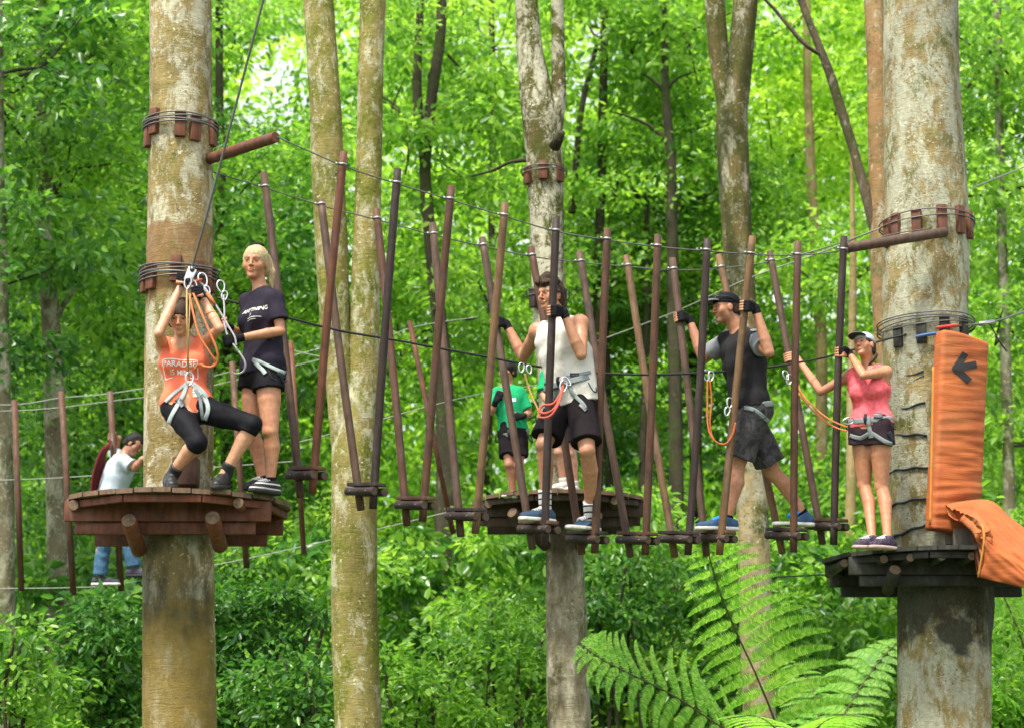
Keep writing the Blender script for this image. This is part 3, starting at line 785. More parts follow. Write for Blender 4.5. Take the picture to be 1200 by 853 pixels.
def leaf_arrays(C, D, Nn, L, Wd):
    """one folded four-point leaf per row: base C, direction D, normal Nn"""
    Sd = np.cross(D, Nn); L = L[:, None]; Wd = Wd[:, None]
    v0 = C; t = C+D*L-Nn*L*.16; l1 = C+D*L*.28+Sd*Wd*.46+Nn*L*.06; l2 = C+D*L*.68+Sd*Wd*.38+Nn*L*.01; r1 = C+D*L*.28-Sd*Wd*.46+Nn*L*.06; r2 = C+D*L*.68-Sd*Wd*.38+Nn*L*.01
    return np.stack([v0, l1, l2, t, r2, r1], 1).reshape(-1, 3)
def leaf_cloud(centres, radii, per, r_, size=(.07, .12), flat=.55, up=.8, aspect=.52):
    """clumps (sprays) of leaves: centres Nx3, radii N; leaves sit mostly on the upper shell of each spray and droop outwards"""
    n = len(centres); per_i = np.maximum(4, (per*np.ones(n)).astype(int)); idx = np.repeat(np.arange(n), per_i); m = len(idx)
    d = r_.normal(size=(m, 3)); d /= np.linalg.norm(d, axis=1)[:, None]; rr = r_.uniform(.15, 1, m)**.6
    off = d*rr[:, None]*radii[idx][:, None]; off[:, 2] *= flat
    C = centres[idx]+off
    out = off.copy(); out[:, 2] -= .25*radii[idx]; out += r_.normal(size=(m, 3))*radii[idx][:, None]*.45
    D = out/np.linalg.norm(out, axis=1)[:, None]
    Nn = np.zeros((m, 3)); Nn[:, 2] = up; Nn += r_.normal(size=(m, 3))*.55; Nn -= D*(Nn*D).sum(1)[:, None]; Nn /= np.linalg.norm(Nn, axis=1)[:, None]
    L = r_.uniform(*size, m)*(r_.uniform(.62, 1.35, n)[idx])
    return leaf_arrays(C, D, Nn, L, L*aspect*r_.uniform(.8, 1.2, m))
def leaf_obj(name, V, material, parent=None, loc=None, six=True):
    loc = np.array(loc if loc is not None else parent['_o'], float); V = (V-loc).astype(np.float32); n = len(V)//4
    me = bpy.data.meshes.new(name); me.vertices.add(len(V)); me.vertices.foreach_set('co', V.ravel())
    if six:
        k = len(V)//6; n = k*2; ix = (np.arange(k, dtype=np.int32)[:, None]*6+np.array([[0, 3, 2, 1, 0, 5, 4, 3]], dtype=np.int32)).ravel()
    else: ix = np.arange(n*4, dtype=np.int32)
    me.loops.add(n*4); me.loops.foreach_set('vertex_index', ix)
    me.polygons.add(n); me.polygons.foreach_set('loop_start', np.arange(0, n*4, 4, dtype=np.int32))
    me.update(calc_edges=True); me.materials.append(material)
    o = bpy.data.objects.new(name, me); COL.objects.link(o); o['_o'] = list(loc)
    if parent is not None: o.parent = parent; o.location = Vector(loc)-Vector(parent['_o'])
    else: o.location = loc
    return o
def twigs(B, cen, r_, root_pts, rad=.012):
    for c in cen:
        p = min(root_pts, key=lambda q: (Vector(q)-Vector(c)).length); p = Vector(p); c = Vector(c)
        mid = (p+c)/2+Vector(r_.normal(size=3)*.12*(c-p).length); mid.z -= .1
        B.tube(bez([p, mid, c], 3), [rad*1.8]*3+[rad*1.2]*2+[rad]*2, 5, caps=False)
def gap(x, y, Y):
    g = 1.
    for (gx, gy, rx, ry) in ((302, 95, 34, 60), (322, 40, 16, 40), (588, 45, 26, 36), (695, 75, 26, 66), (30, 45, 36, 20), (495, 255, 30, 26), (408, 45, 14, 50), (865, 60, 14, 40), (540, 180, 20, 20), (885, 20, 20, 20)):
        d = ((x-gx)/rx)**2+((y-gy)/ry)**2; g = min(g, .03+.97*min(1, max(0, d-.7)))
    return g
def crown(root, nodes, nclump, per, mat_, seed, size=(.08, .13), rc=(.35, .7), trunk_m=None):
    """foliage on limbs: nodes = [(centre, (rx, ry, rz))]"""
    r_ = np.random.default_rng(seed); cen = []
    w = np.array([n[1][0]*n[1][2] for n in nodes]); w = w/w.sum()
    for (c, r), k in zip(nodes, (w*nclump).astype(int)+1):
        d = r_.normal(size=(k, 3)); d /= np.linalg.norm(d, axis=1)[:, None]; d *= r_.uniform(.35, 1, k)[:, None]**.6
        cen.append(np.array(c)+d*np.array(r))
    cen = np.concatenate(cen); cen = cen[[r_.uniform() < gap(*pxl(q), 0) for q in cen]]; rad = r_.uniform(*rc, len(cen))
    V = leaf_cloud(cen, rad, per, r_, size); leaf_obj('crown', V, mat_, root)
    if trunk_m:
        
        for q in cen[::max(1, len(cen)//12)]:
            B = MB(); twigs(B, [q], r_, [n[0] for n in nodes]); B.build('branch', trunk_m, root, loc=root.location)

# ---------------------------------------------------------------- ground
def ground():
    n = 60; P = []
    for i in range(n+1):
        row = []
        for k in range(n+1):
            x = -300+600*k/n; y = -120+720*i/n
            z = -.02 + (math.sin(x*.11)*math.cos(y*.09)*.12) - .1 + max(0, (y-75))*.16
            row.append(Vector((x, y, z)))
        P.append(row)
    m, nt, b, o = mat('forest_floor'); B = NB(nt); v = B.coord()
    B.l(B.ramp(B.noise(v, 1.3, 8, .7), [(.3, (.035, .05, .015)), (.55, (.06, .09, .025)), (.75, (.10, .075, .04))]), b.inputs['Base Color']); b.inputs['Roughness'].default_value = .95
    B.l(B.bump(B.noise(v, 9, 6), .8, .05), b.inputs['Normal'])
    o = MB().grid(P).build('ground', m, loc=Vector((0, 0, 0))); tag(o, kind='structure')
ground()

# ---------------------------------------------------------------- the big trees
T1 = tree('tall_tree', 'thick ochre-barked tree on the left that carries the platform with the two women', b_left,
     [[(211.5, -260, 74), (211.5, 0, 76), (212, 150, 77), (211, 300, 80), (210, 420, 82), (209, 560, 82), (209, 640, 83), (210, 853, 85)]], 14.0, 1, n=72, step=.05, lump=.012)
T5 = tree('tall_tree', 'thickest pale lichened tree on the right with the orange mat lashed to it', b_right,
     [[(1078, -250, 86), (1079, 0, 91), (1080, 100, 92), (1084, 200, 97), (1086, 262, 101), (1083, 330, 102), (1086, 450, 104), (1096, 600, 104), (1106, 690, 106), (1107, 853, 107)]], 16.0, 2, n=84, step=.05, lump=.016,
     bumps=((3.95, 0.15, .05, .3, .35), (6.62, .2, .03, .25, .5)))
T3 = tree('tall_tree', 'mossy two-stemmed tree behind the man in white, with the far platform round it', b_mid,
     [[(613, -150, 26), (617, 0, 28), (621, 60, 32), (627, 100, 40), (635, 150, 46), (639, 200, 43), (641, 300, 40), (650, 450, 41), (661, 620, 43), (663, 700, 46), (667, 853, 51)],
      [(652, -120, 15), (653, 0, 15), (654, 60, 16), (655, 110, 19), (648, 165, 22)]], 18.0, 3, n=48, step=.06, lump=.03)
T2 = tree('forked_tree', 'tan tree that forks into two pale stems behind the left end of the bridge', b_fork,
     [[(437, -150, 31), (437, 0, 32), (434, 100, 31), (432, 200, 31), (429, 300, 34), (427, 400, 36), (424, 470, 40), (415, 520, 54), (415, 700, 54), (420, 853, 54)],
      [(372, -150, 37), (373, 0, 38), (377, 60, 38), (382, 130, 39), (384, 200, 40), (389, 300, 40), (394, 400, 36), (402, 480, 36), (409, 560, 34)]], 17.2, 4, n=56, step=.06, lump=.02)
T4 = tree('forked_tree', 'mossy tree forking high above the man in the cap', b_mid2,
     [[(874, -150, 30), (874, 0, 31), (868, 60, 30), (861, 110, 36), (857, 135, 39), (860, 200, 38), (864, 280, 37), (871, 400, 37), (881, 560, 38), (885, 700, 38), (890, 853, 38)],
      [(836, -120, 23), (837, 0, 24), (842, 60, 25), (850, 105, 28), (857, 145, 28)]], 21.0, 5, n=48, step=.07, lump=.03)
T6 = tree('slim_tree', 'slim orange-barked tree just left of the thickest trunk', b_orange,
     [[(1024, -150, 25), (1025, 0, 26), (1028, 80, 25), (1029, 150, 25), (1031, 230, 25), (1032, 300, 28), (1040, 420, 28), (1072, 600, 26), (1100, 853, 26)],
      [(932, -60, 9), (938, 0, 9), (958, 50, 10), (972, 85, 12), (986, 130, 12), (1000, 175, 12), (1011, 215, 13), (1021, 250, 15), (1030, 285, 15), (1033, 310, 12)],
      [(888, -8, 4), (905, 8, 5), (925, 32, 6), (945, 55, 7), (964, 66, 8)]], 19.0, 6, n=32, step=.07, limb_m=b_dark2)
# knot and branch stubs on the mossy tree
kb = MB(); a0 = at(650, 172, 17.75); kb.tube([a0, at(655, 163, 17.65), at(658, 155, 17.6)], [.055, .045, .036], 12); kb.build('branch_stub', b_dark, T3)
kb = MB(); a0 = at(640, 186, 18.); kb.tube(bez([a0, at(600, 190, 18.2), at(578, 200, 18.3), at(552, 207, 18.4)]), [.022]*8+[.016]*9+[.010]*8, 8); kb.build('limb', b_dark, T3)
# ---------------------------------------------------------------- trees deeper in the wood
def bgtree(label, mat_, tab, Y, nodes, lm, seed, ncl=90, per=90, name='forest_tree', limbs=(), size=(.09, .15), rc=(.4, .8)):
    root = tree(name, label, mat_, [tab]+list(limbs), Y, seed, n=16, step=.2, lump=.05)
    nd = [(tuple(at(x, y, Y+dy)), r) for (x, y, dy, r) in nodes]
    crown(root, nd, ncl, per, LM[lm], seed, size, rc, b_dark); return root
bgtree('pale straight trunk left of the far man in blue', b_grey, [(50, -60, 14), (52, 150, 16), (55, 300, 20), (62, 420, 24), (68, 600, 28), (72, 853, 32)], 24,
       [(40, 60, 1, (2.2, 2, 1.6)), (60, 230, 1, (1.8, 1.8, 1.2)), (100, 330, .6, (1.2, 1.3, .8)), (10, 150, 1, (1.5, 2, 1.3))], 'mid', 11, 110, 100, limbs=[[(150, 30, 5), (120, 55, 7), (80, 85, 9), (55, 110, 11)], [(95, 330, 5), (78, 350, 8), (60, 385, 10)]])
bgtree('dark-topped grey trunk cut by the left edge of the photo', b_grey, [(-6, -50, 18), (-4, 200, 20), (0, 420, 24), (3, 600, 27), (5, 853, 30)], 22.5,
       [(-20, 90, .5, (1.6, 1.5, 1.5)), (-20, 330, .5, (1.4, 1.4, 1.1)), (0, 440, .4, (.6, .8, .5))], 'deep', 12, 60, 100)
bgtree('thin dark trunk high up between the upper left leaves', b_dark, [(78, -40, 9), (80, 40, 9), (84, 300, 12), (90, 853, 15)], 33,
       [(80, 60, -1, (3, 2, 2)), (70, 250, -1, (2.5, 2, 1.6))], 'mid', 13, 90, 90)
bgtree('thin dark trunk just left of the ochre-barked tree', b_dark, [(134, -40, 10), (135, 50, 10), (138, 300, 13), (140, 853, 18)], 31,
       [(130, 90, -1.5, (2.6, 2, 2)), (150, 330, -1, (2.4, 2, 1.8)), (120, 420, -1, (2, 2, 1.3))], 'mid', 14, 120, 90, limbs=[[(172, 32, 3), (160, 50, 5), (138, 70, 7)]])
bgtree('slim dark trunk just right of the ochre-barked tree', b_dark, [(257, -40, 9), (257, 100, 10), (262, 300, 12), (270, 853, 16)], 30,
       [(262, 250, -1, (2, 2, 1.2)), (230, 0, 0, (1.8, 2, 1)), (300, 420, -1, (2.3, 2, 1.6))], 'mid', 15, 90, 90)
bgtree('crooked dark trunk between the forked tree and the bridge poles', b_dark, [(519, -40, 13), (517, 40, 14), (505, 120, 14), (497, 200, 14), (506, 300, 16), (520, 420, 20), (523, 560, 24), (520, 700, 32), (522, 853, 38)], 27,
       [(480, 160, 1, (2.0, 2, 1.5)), (520, 60, .5, (1.8, 1.8, 1.)), (560, 330, 1.5, (2, 2, 1.4)), (470, 420, 2, (1.6, 1.6, 1.2))], 'mid', 16, 120, 100, limbs=[[(493, -20, 8), (492, 30, 10), (488, 80, 11), (490, 140, 12), (497, 190, 12)], [(560, 740, 4), (545, 760, 6), (525, 775, 8)]])
bgtree('tall thin dark trunk right of the mossy two-stemmed tree', b_dark, [(709, -50, 10), (708, 60, 11), (705, 200, 11), (702, 300, 12), (700, 500, 15), (697, 853, 18)], 30,
       [(690, 30, .5, (1.8, 2, 1)), (735, 210, 1, (2.1, 2, 1.4)), (680, 330, 1, (1.8, 2, 1.2))], 'mid', 17, 100, 90, limbs=[[(700, 50, 5), (690, 90, 7), (681, 127, 8), (675, 190, 8), (670, 250, 10)]])
bgtree('dark tree with spreading crooked arms in the upper middle', b_dark, [(779, 60, 9), (779, 100, 10), (783, 150, 12), (787, 190, 12), (788, 300, 14), (792, 500, 17), (795, 853, 20)], 29,
       [(800, 40, 1, (2.2, 2, 1.3)), (740, 60, 1, (1.6, 1.6, 1)), (810, 230, 1.5, (2, 2, 1.3))], 'mid', 18, 110, 90,
       limbs=[[(715, 131, 4), (730, 135, 6), (755, 142, 7), (770, 152, 8), (784, 170, 9)], [(742, 83, 3), (755, 88, 5), (768, 95, 6), (779, 108, 8)], [(825, 82, 3), (800, 88, 5), (788, 94, 6), (780, 106, 8)]])
bgtree('slim dark trunk left of the high fork above the cap', b_dark, [(806, -40, 10), (806, 60, 10), (806, 170, 11), (810, 300, 13), (815, 500, 15), (820, 853, 20)], 33,
       [(820, 330, -1, (2.4, 2, 1.6)), (790, 10, 1, (2, 2, 1.2))], 'mid', 19, 80, 90)
bgtree('pale brown slim trunk in the gap left of the woman in pink', b_pale, [(944, -40, 9), (946, 90, 10), (950, 200, 12), (956, 300, 13), (963, 400, 14), (963, 560, 14), (961, 700, 15), (960, 853, 17)], 30,
       [(930, 30, 2, (2.2, 2, 1.4)), (980, 130, 2, (1.6, 2, 1.2)), (905, 200, 2, (1.6, 2, 1.2))], 'lime', 20, 110, 90)
bgtree('thin leaning trunk between the tall thin dark tree and the dark crooked one', b_dark, [(730, 140, 6), (722, 220, 7), (714, 270, 8), (710, 400, 10), (720, 853, 13)], 31,
       [(728, 130, 1, (1.4, 1.5, .8)), (745, 330, 1.5, (1.8, 2, 1.2))], 'lime', 21, 70, 90)
bgtree('brownish trunk low behind the ferns beside the thickest tree', b_pale, [(1000, 300, 9), (998, 450, 11), (997, 600, 13), (997, 720, 14), (999, 853, 16)], 27,
       [(1000, 330, 2, (1.6, 1.6, 1.)), (985, 600, 3, (1.5, 1.5, 1))], 'mid', 22, 60, 90)
bgtree('grey slim trunk right of the orange mat', b_grey, [(1168, -30, 10), (1172, 200, 11), (1178, 400, 13), (1182, 540, 14), (1184, 700, 15), (1186, 853, 17)], 26,
       [(1160, 60, .5, (1.5, 1.6, 1.3)), (1200, 220, .5, (1.6, 1.6, 1.4)), (1180, 380, .6, (1.2, 1.6, 1)), (1210, 520, 1, (1.4, 1.4, 1.2))], 'mid', 23, 120, 100)
bgtree('slender trunk behind the raised gloves of the man in white', b_dark, [(575, -30, 7), (578, 120, 8), (576, 300, 9), (572, 500, 11), (570, 853, 13)], 34,
       [(575, 60, 1, (2.2, 2, 1.6)), (590, 260, .5, (1.8, 2, 1.2))], 'lime', 24, 90, 90)
bgtree('slender trunk low between the far platform tree and the fern', b_dark, [(758, 300, 8), (756, 450, 9), (752, 600, 11), (750, 853, 13)], 30,
       [(760, 320, 1, (1.8, 1.8, 1.2)), (770, 500, 1.5, (1.8, 1.8, 1.1))], 'deep', 25, 80, 90)

# ---------------------------------------------------------------- the mass of leaves behind (nobody could count it)
def mass(name, label, lm, n, ylo, yhi, pylo, pyhi, seed, per, size, rc, px=(-120, 1320), thin=None, up=.8):
    r_ = np.random.default_rng(seed); cen = []
    while len(cen) < n:
        Y = r_.uniform(ylo, yhi); x = r_.uniform(*px); y = r_.uniform(pylo, pyhi); 
        if thin and r_.uniform() > thin(x, y, Y): continue
        cen.append(tuple(at(x, y, Y)))
    cen = np.array(cen); rad = r_.uniform(*rc, len(cen))*(cen[:, 1]/30)
    V = leaf_cloud(cen, rad, per, r_, size, up=up); o = leaf_obj(name, V, LM[lm], loc=(0, (ylo+yhi)/2, 0)); tag(o, label, 'foliage', kind='stuff'); return o
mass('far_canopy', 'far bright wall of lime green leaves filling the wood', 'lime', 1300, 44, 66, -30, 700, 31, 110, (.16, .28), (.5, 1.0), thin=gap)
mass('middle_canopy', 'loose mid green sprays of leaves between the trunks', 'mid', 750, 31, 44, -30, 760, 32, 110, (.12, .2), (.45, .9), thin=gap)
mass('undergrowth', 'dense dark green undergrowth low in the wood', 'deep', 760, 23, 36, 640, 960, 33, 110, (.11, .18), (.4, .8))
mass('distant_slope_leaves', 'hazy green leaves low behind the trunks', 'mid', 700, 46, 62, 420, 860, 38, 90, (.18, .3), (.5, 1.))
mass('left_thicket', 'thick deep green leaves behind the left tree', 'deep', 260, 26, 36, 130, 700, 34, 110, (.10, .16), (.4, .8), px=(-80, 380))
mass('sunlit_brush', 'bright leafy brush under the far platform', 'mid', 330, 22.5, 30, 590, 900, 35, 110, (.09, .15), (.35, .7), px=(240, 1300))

# ---------------------------------------------------------------- shrubs nearer by: each one a thing
def shrub(label, px, py, Y, w, h, lm, seed, ncl=26, per=100, size=(.055, .10), name='shrub'):
    top = at(px, py, Y); root = empty(name, Vector((top.x, Y, 0)), label, 'shrub'); r_ = np.random.default_rng(seed)
    B = MB(); cen = []
    for k in range(ncl):
        a = r_.uniform(0, 6.28); q = r_.uniform(.2, 1); c = Vector((top.x+math.cos(a)*q*w, Y+math.sin(a)*q*w*.6, top.z-r_.uniform(0, h)))
        c.z -= q*q*h*.25
        cen.append(tuple(c))
    for k in range(9):
        c = Vector(cen[k]); B = MB(); b0 = Vector((top.x+r_.normal()*.12, Y+r_.normal()*.12, 0)); B.tube(bez([b0, (b0*.5+c*.5)+Vector((r_.normal()*.1, 0, .3)), c], 5), [.035-.002*i for i in range(11)], 6); B.build('stem', b_dark, root, loc=root.location)
    V = leaf_cloud(np.array(cen), r_.uniform(.18, .46, ncl), per, r_, size); leaf_obj('foliage', V, LM[lm], root)
shrub('dark leafy shrub at the foot of the photo right of the ochre trunk', 300, 660, 19.5, .75, 1.6, 'deep', 41, 48, 120, (.06, .12))
shrub('glossy dark shrub left of the ochre trunk below the far man', 130, 700, 20., .6, 1.4, 'deep', 42, 36, 110, (.06, .12))
shrub('dark low shrub beside the pale forked trunk', 345, 770, 18.5, .55, .9, 'deep', 43, 24, 80)
shrub('light green shrub between the forked trunk and the far platform tree', 480, 740, 20., .75, 1.1, 'mid', 44, 30, 80)
shrub('leafy shrub low beside the far platform tree', 590, 690, 20.5, .8, 1.5, 'mid', 45, 36, 80)
shrub('low bright shrub at the left edge of the photo', 20, 720, 19., .6, 1.1, 'mid', 46, 26, 80)
shrub('dark shrub filling the gap right of the orange draped mat', 1195, 730, 18.5, .5, 1.1, 'mid', 47, 26, 80)
shrub('dark shrub hanging behind the hanging steps', 735, 650, 23., .8, 1.3, 'deep', 48, 36, 90)

# ---------------------------------------------------------------- tree fern
def fern_mat():
    m, nt, b, o = mat('fern_green'); B = NB(nt); g = B.n('ShaderNodeNewGeometry')
    c = B.ramp(B.math('ADD', B.math('MULTIPLY', g.outputs['Random Per Island'], .5), B.math('MULTIPLY', B.noise(B.coord(), 1.5, 3), .5)), [(.25, (.12, .35, .04)), (.5, (.24, .51, .065)), (.8, (.42, .66, .14))])
    B.l(c, b.inputs['Base Color']); b.inputs['Roughness'].default_value = .42
    tr = B.n('ShaderNodeBsdfTranslucent'); B.l(B.mix(1., c, (1.4, 1.45, .8), 'MULTIPLY'), tr.inputs['Color'])
    mx = B.n('ShaderNodeMixShader'); mx.inputs[0].default_value = .62; B.l(b.outputs[0], mx.inputs[1]); B.l(tr.outputs[0], mx.inputs[2]); B.l(mx.outputs[0], o.inputs[0]); return m
FERN = fern_mat(); RACH = simple('fern_rachis', (.07, .06, .02), .6, 0, .3)
def frond(parent, path, length, seed, side=None, curl=.5, npin=27, plen=None, label=None, droop=.35, both=(1, 1), t0=.1, ang=1.0, pw=.085):
    """path = rachis control points base to tip; pinnae of many narrow pinnules on both sides"""
    r_ = np.random.default_rng(seed); P = bez(path, 14); n = len(P); plen = plen or length*.32
    B = MB(); B.tube(P, [.009*(1-.8*i/n)+.0012 for i in range(n)], 6); fr = B.build('frond', RACH, parent)
    if label: fr['label'] = label
    Vs = []; up0 = Vector(side) if side is not None else Vector((0, -.6, .8))
    for i in range(npin):
        t = t0+(.985-t0)*i/(npin-1); f = t*(n-1); k = int(f); p = P[k].lerp(P[min(k+1, n-1)], f-k); T = (P[min(k+2, n-1)]-P[max(k-2, 0)]).normalized()
        nor = (up0 - T*up0.dot(T)).normalized(); s0 = T.cross(nor).normalized()
        prof = math.sin(math.pi*min(1, (.12+.88*(1-t)**.75)))**.6 if t > .25 else .55+.45*t/.25
        prof = min(1, 1.25*(1-t)**.62+.06)*(.6+.4*min(1, t/.22))
        for sg, bo in ((1, both[0]), (-1, both[1])):
            L = plen*prof*bo*r_.uniform(.93, 1.05)
            if L < .01: continue
            d0 = (s0*sg*math.sin(ang)+T*math.cos(ang)).normalized(); tw = r_.normal()*.06; m = max(7, int(L/.0155)); q = p.copy(); d = d0.copy(); nn = (nor+s0*tw).normalized()
            mid = []
            for a in range(m):
                u = a/(m-1); step = L/m
                d = (d + T*curl*.045*(22/m) - nor*droop*.05*(22/m)*(.4+u) + Vector((0, 0, -.012))).normalized(); q = q+d*step; mid.append(q.copy())
                wl = pw*(L/.5)**.5*min(1, 1.1*(1-u)**.6+.04)*min(1, .55+u*5); wd = step*1.0
                sd = d.cross(nn).normalized()
                for z in (1, -1):
                    e = (sd*z*.93+d*.36).normalized(); Vs.append((q, e, nn, wl*r_.uniform(.9, 1.08), wd))
    C = np.array([tuple(v[0]) for v in Vs]); D = np.array([tuple(v[1]) for v in Vs]); N_ = np.array([tuple(v[2]) for v in Vs]); L = np.array([v[3] for v in Vs]); W_ = np.array([v[4] for v in Vs])
    N_ = N_-D*(N_*D).sum(1)[:, None]; N_ /= np.linalg.norm(N_, axis=1)[:, None]
    Sd = np.cross(D, N_); Lc, Wc = L[:, None], W_[:, None]
    V = np.stack([C-Sd*Wc*.42, C+D*Lc*.6-Sd*Wc*.40+N_*Lc*.02, C+D*Lc-N_*Lc*.12, C+D*Lc*.6+Sd*Wc*.40+N_*Lc*.02], 1)
    V2 = np.stack([C-Sd*Wc*.42, V[:, 1], V[:, 3], C+Sd*Wc*.42], 1); tip = np.stack([V[:, 1], V[:, 2], V[:, 3], V[:, 3]+D*.0001], 1)
    leaf_obj('leaflets', np.concatenate([V2, tip], 1).reshape(-1, 3), FERN, fr, six=False)
FY = 16.6
fc = at(935, 935, FY); fern = empty('tree_fern', Vector((fc.x, FY, 0)), 'bright green tree fern with arching fronds in front of the forked mossy trunk', 'fern')
B = MB(); B.tube(bez([Vector((fc.x, FY, 0)), Vector((fc.x+.05, FY, fc.z*.5)), fc]), [.11]*9+[.09]*8, 14, noise=.12); B.build('trunk', b_dark, fern)
frond(fern, [fc, at(911, 853, 16.45), at(888, 795, 16.2), at(865, 745, 16.0), at(846, 700, 15.75), at(832, 655, 15.45), at(827, 630, 15.3)], 2.0, 1, side=(0, -1, 0), curl=-.45, npin=16, plen=.72, both=(1., .62), droop=.02, t0=.18, ang=1.22, pw=.072)
frond(fern, [fc, at(890, 880, 16.3), at(840, 848, 16.), at(790, 815, 15.8), at(740, 790, 15.6), at(705, 772, 15.5), at(682, 756, 15.5)], 1.9, 2, side=(-.1, -.8, .55), curl=-1.1, npin=16, plen=.62, pw=.060, both=(1, .95), droop=.1, t0=.22, ang=.85)
frond(fern, [fc, at(955, 900, 17.2), at(980, 853, 17.6), at(1005, 810, 17.9), at(1030, 775, 18.), at(1052, 752, 18.1)], 1.6, 3, side=(-.5, -.7, .5), curl=-.9, npin=15, plen=.72, both=(.55, 1.), droop=.1, t0=.2, ang=.95)
frond(fern, [fc, at(928, 890, 15.9), at(915, 862, 15.3), at(900, 845, 14.8), at(880, 838, 14.4), at(850, 842, 14.1)], 1.3, 4, side=(0, -.3, 1), curl=-.5, npin=17, plen=.42, t0=.2)
frond(fern, [fc, at(945, 880, 16.0), at(960, 850, 15.6), at(985, 838, 15.2), at(1015, 840, 14.9)], 1.2, 5, side=(0, -.3, 1), curl=-.5, npin=17, plen=.40, t0=.2)
frond(fern, [fc, at(950, 890, 17.2), at(960, 840, 17.9), at(950, 800, 18.5), at(925, 775, 19)], 1.3, 6, side=(0, -.7, .6), curl=-.5, npin=17, plen=.45, t0=.2)
f2c = at(1240, 860, 19); fern2 = empty('tree_fern', Vector((f2c.x, 19, 0)), 'green fern showing at the lower right corner behind the thickest tree', 'fern')
B = MB(); B.tube([Vector((f2c.x, 19, 0)), f2c], [.1, .08], 12, noise=.1); B.build('trunk', b_dark, fern2)
frond(fern2, [f2c, at(1215, 800, 19), at(1190, 730, 18.8), at(1172, 690, 18.7), at(1160, 670, 18.7)], 1.6, 7, side=(-.1, -.8, .55), curl=-.5, npin=17, plen=.5, t0=.15)
frond(fern2, [f2c, at(1200, 840, 18.6), at(1180, 815, 18.3), at(1165, 800, 18.2)], 1.2, 8, side=(-.1, -.6, .75), curl=-.5, npin=17, plen=.4, t0=.15)
# ---------------------------------------------------------------- timber and rigging materials
def timber(name, col, var=.35, rough=.7, bump=.5, spec=.35):
    m, nt, b, o = mat(name); B = NB(nt); v = B.coord((1, 1, .12)); v1 = B.coord()
    c = B.ramp(B.noise(v, 30, 6, .6), [(.3, tuple(q*(1-var) for q in col)), (.7, tuple(q*(1+var) for q in col))])
    c = B.mix(B.ramp(B.noise(v1, 7, 6, .7), [(.50, 0), (.64, .7)]), c, tuple(q*.35+.008 for q in col))
    c = B.mix(B.ramp(B.noise(B.coord((1, 1, .25)), 11, 6, .7), [(.52, 0), (.66, .5)]), c, tuple(q*.8+.05 for q in col))
    B.l(c, b.inputs['Base Color']); B.l(B.ramp(B.noise(v1, 12, 4), [(.3, rough-.2), (.7, rough+.15)]), b.inputs['Roughness']); b.inputs['Specular IOR Level'].default_value = spec
    B.l(B.bump(B.noise(v, 60, 5), bump, .006), b.inputs['Normal']); return m
W_red = timber('timber_red_stain', (.125, .044, .021)); W_red2 = timber('timber_red_brown', (.085, .038, .020))
W_dark = timber('timber_dark_stain', (.034, .020, .017)); W_mauve = timber('timber_weathered_brown', (.080, .046, .030))
W_pale = timber('timber_pale_brown', (.14, .078, .035)); W_deck = timber('deck_plank_brown', (.15, .048, .022)); W_decktop = timber('deck_plank_grey', (.14, .085, .05))
W_black = timber('deck_plank_mossy', (.022, .022, .015)); W_plat = timber('platform_beam_red', (.125, .042, .020)); W_far = timber('deck_dark_brown', (.050, .030, .018)); W_end2 = simple('step_end_grain', (.07, .045, .03), .85, 0, .4, 40); W_end = simple('log_end_grain', (.13, .085, .05), .85, 0, .4, 40)
M_cable = simple('steel_cable', (.13, .13, .125), .55, .5, .3, 200); M_black = simple('black_cable', (.02, .02, .022), .5, .2, .2); M_rope = simple('grey_rope', (.30, .31, .27), .8, 0, .2, 150, .4, 300)
M_clamp = simple('dull_clamp_steel', (.33, .33, .33), .5, .8, .2); M_blue = simple('black_blue_strap', (.025, .04, .05), .7, 0, .3, 60, .4, 200)

def log(B, p, q, r, mi=0, mi_end=1, n=14):
    p, q = Vector(p), Vector(q); d = (q-p).normalized(); e = r*.12
    B.tube([p, p+d*e, q-d*e, q], [r*.9, r, r, r*.9], n, caps=False, mi=mi)
    for c, s in ((p, -1), (q, 1)):
        a = d.cross(Vector((.3, .2, 1))).normalized(); b2 = d.cross(a); R = [c+a*math.cos(2*math.pi*k/n)*r*.9+b2*math.sin(2*math.pi*k/n)*r*.9 for k in range(n)]
        B.add(R, [tuple(range(n))[::s]], mi_end)
def tc(tab_px, y, Y): return at(tab_px, y, Y)

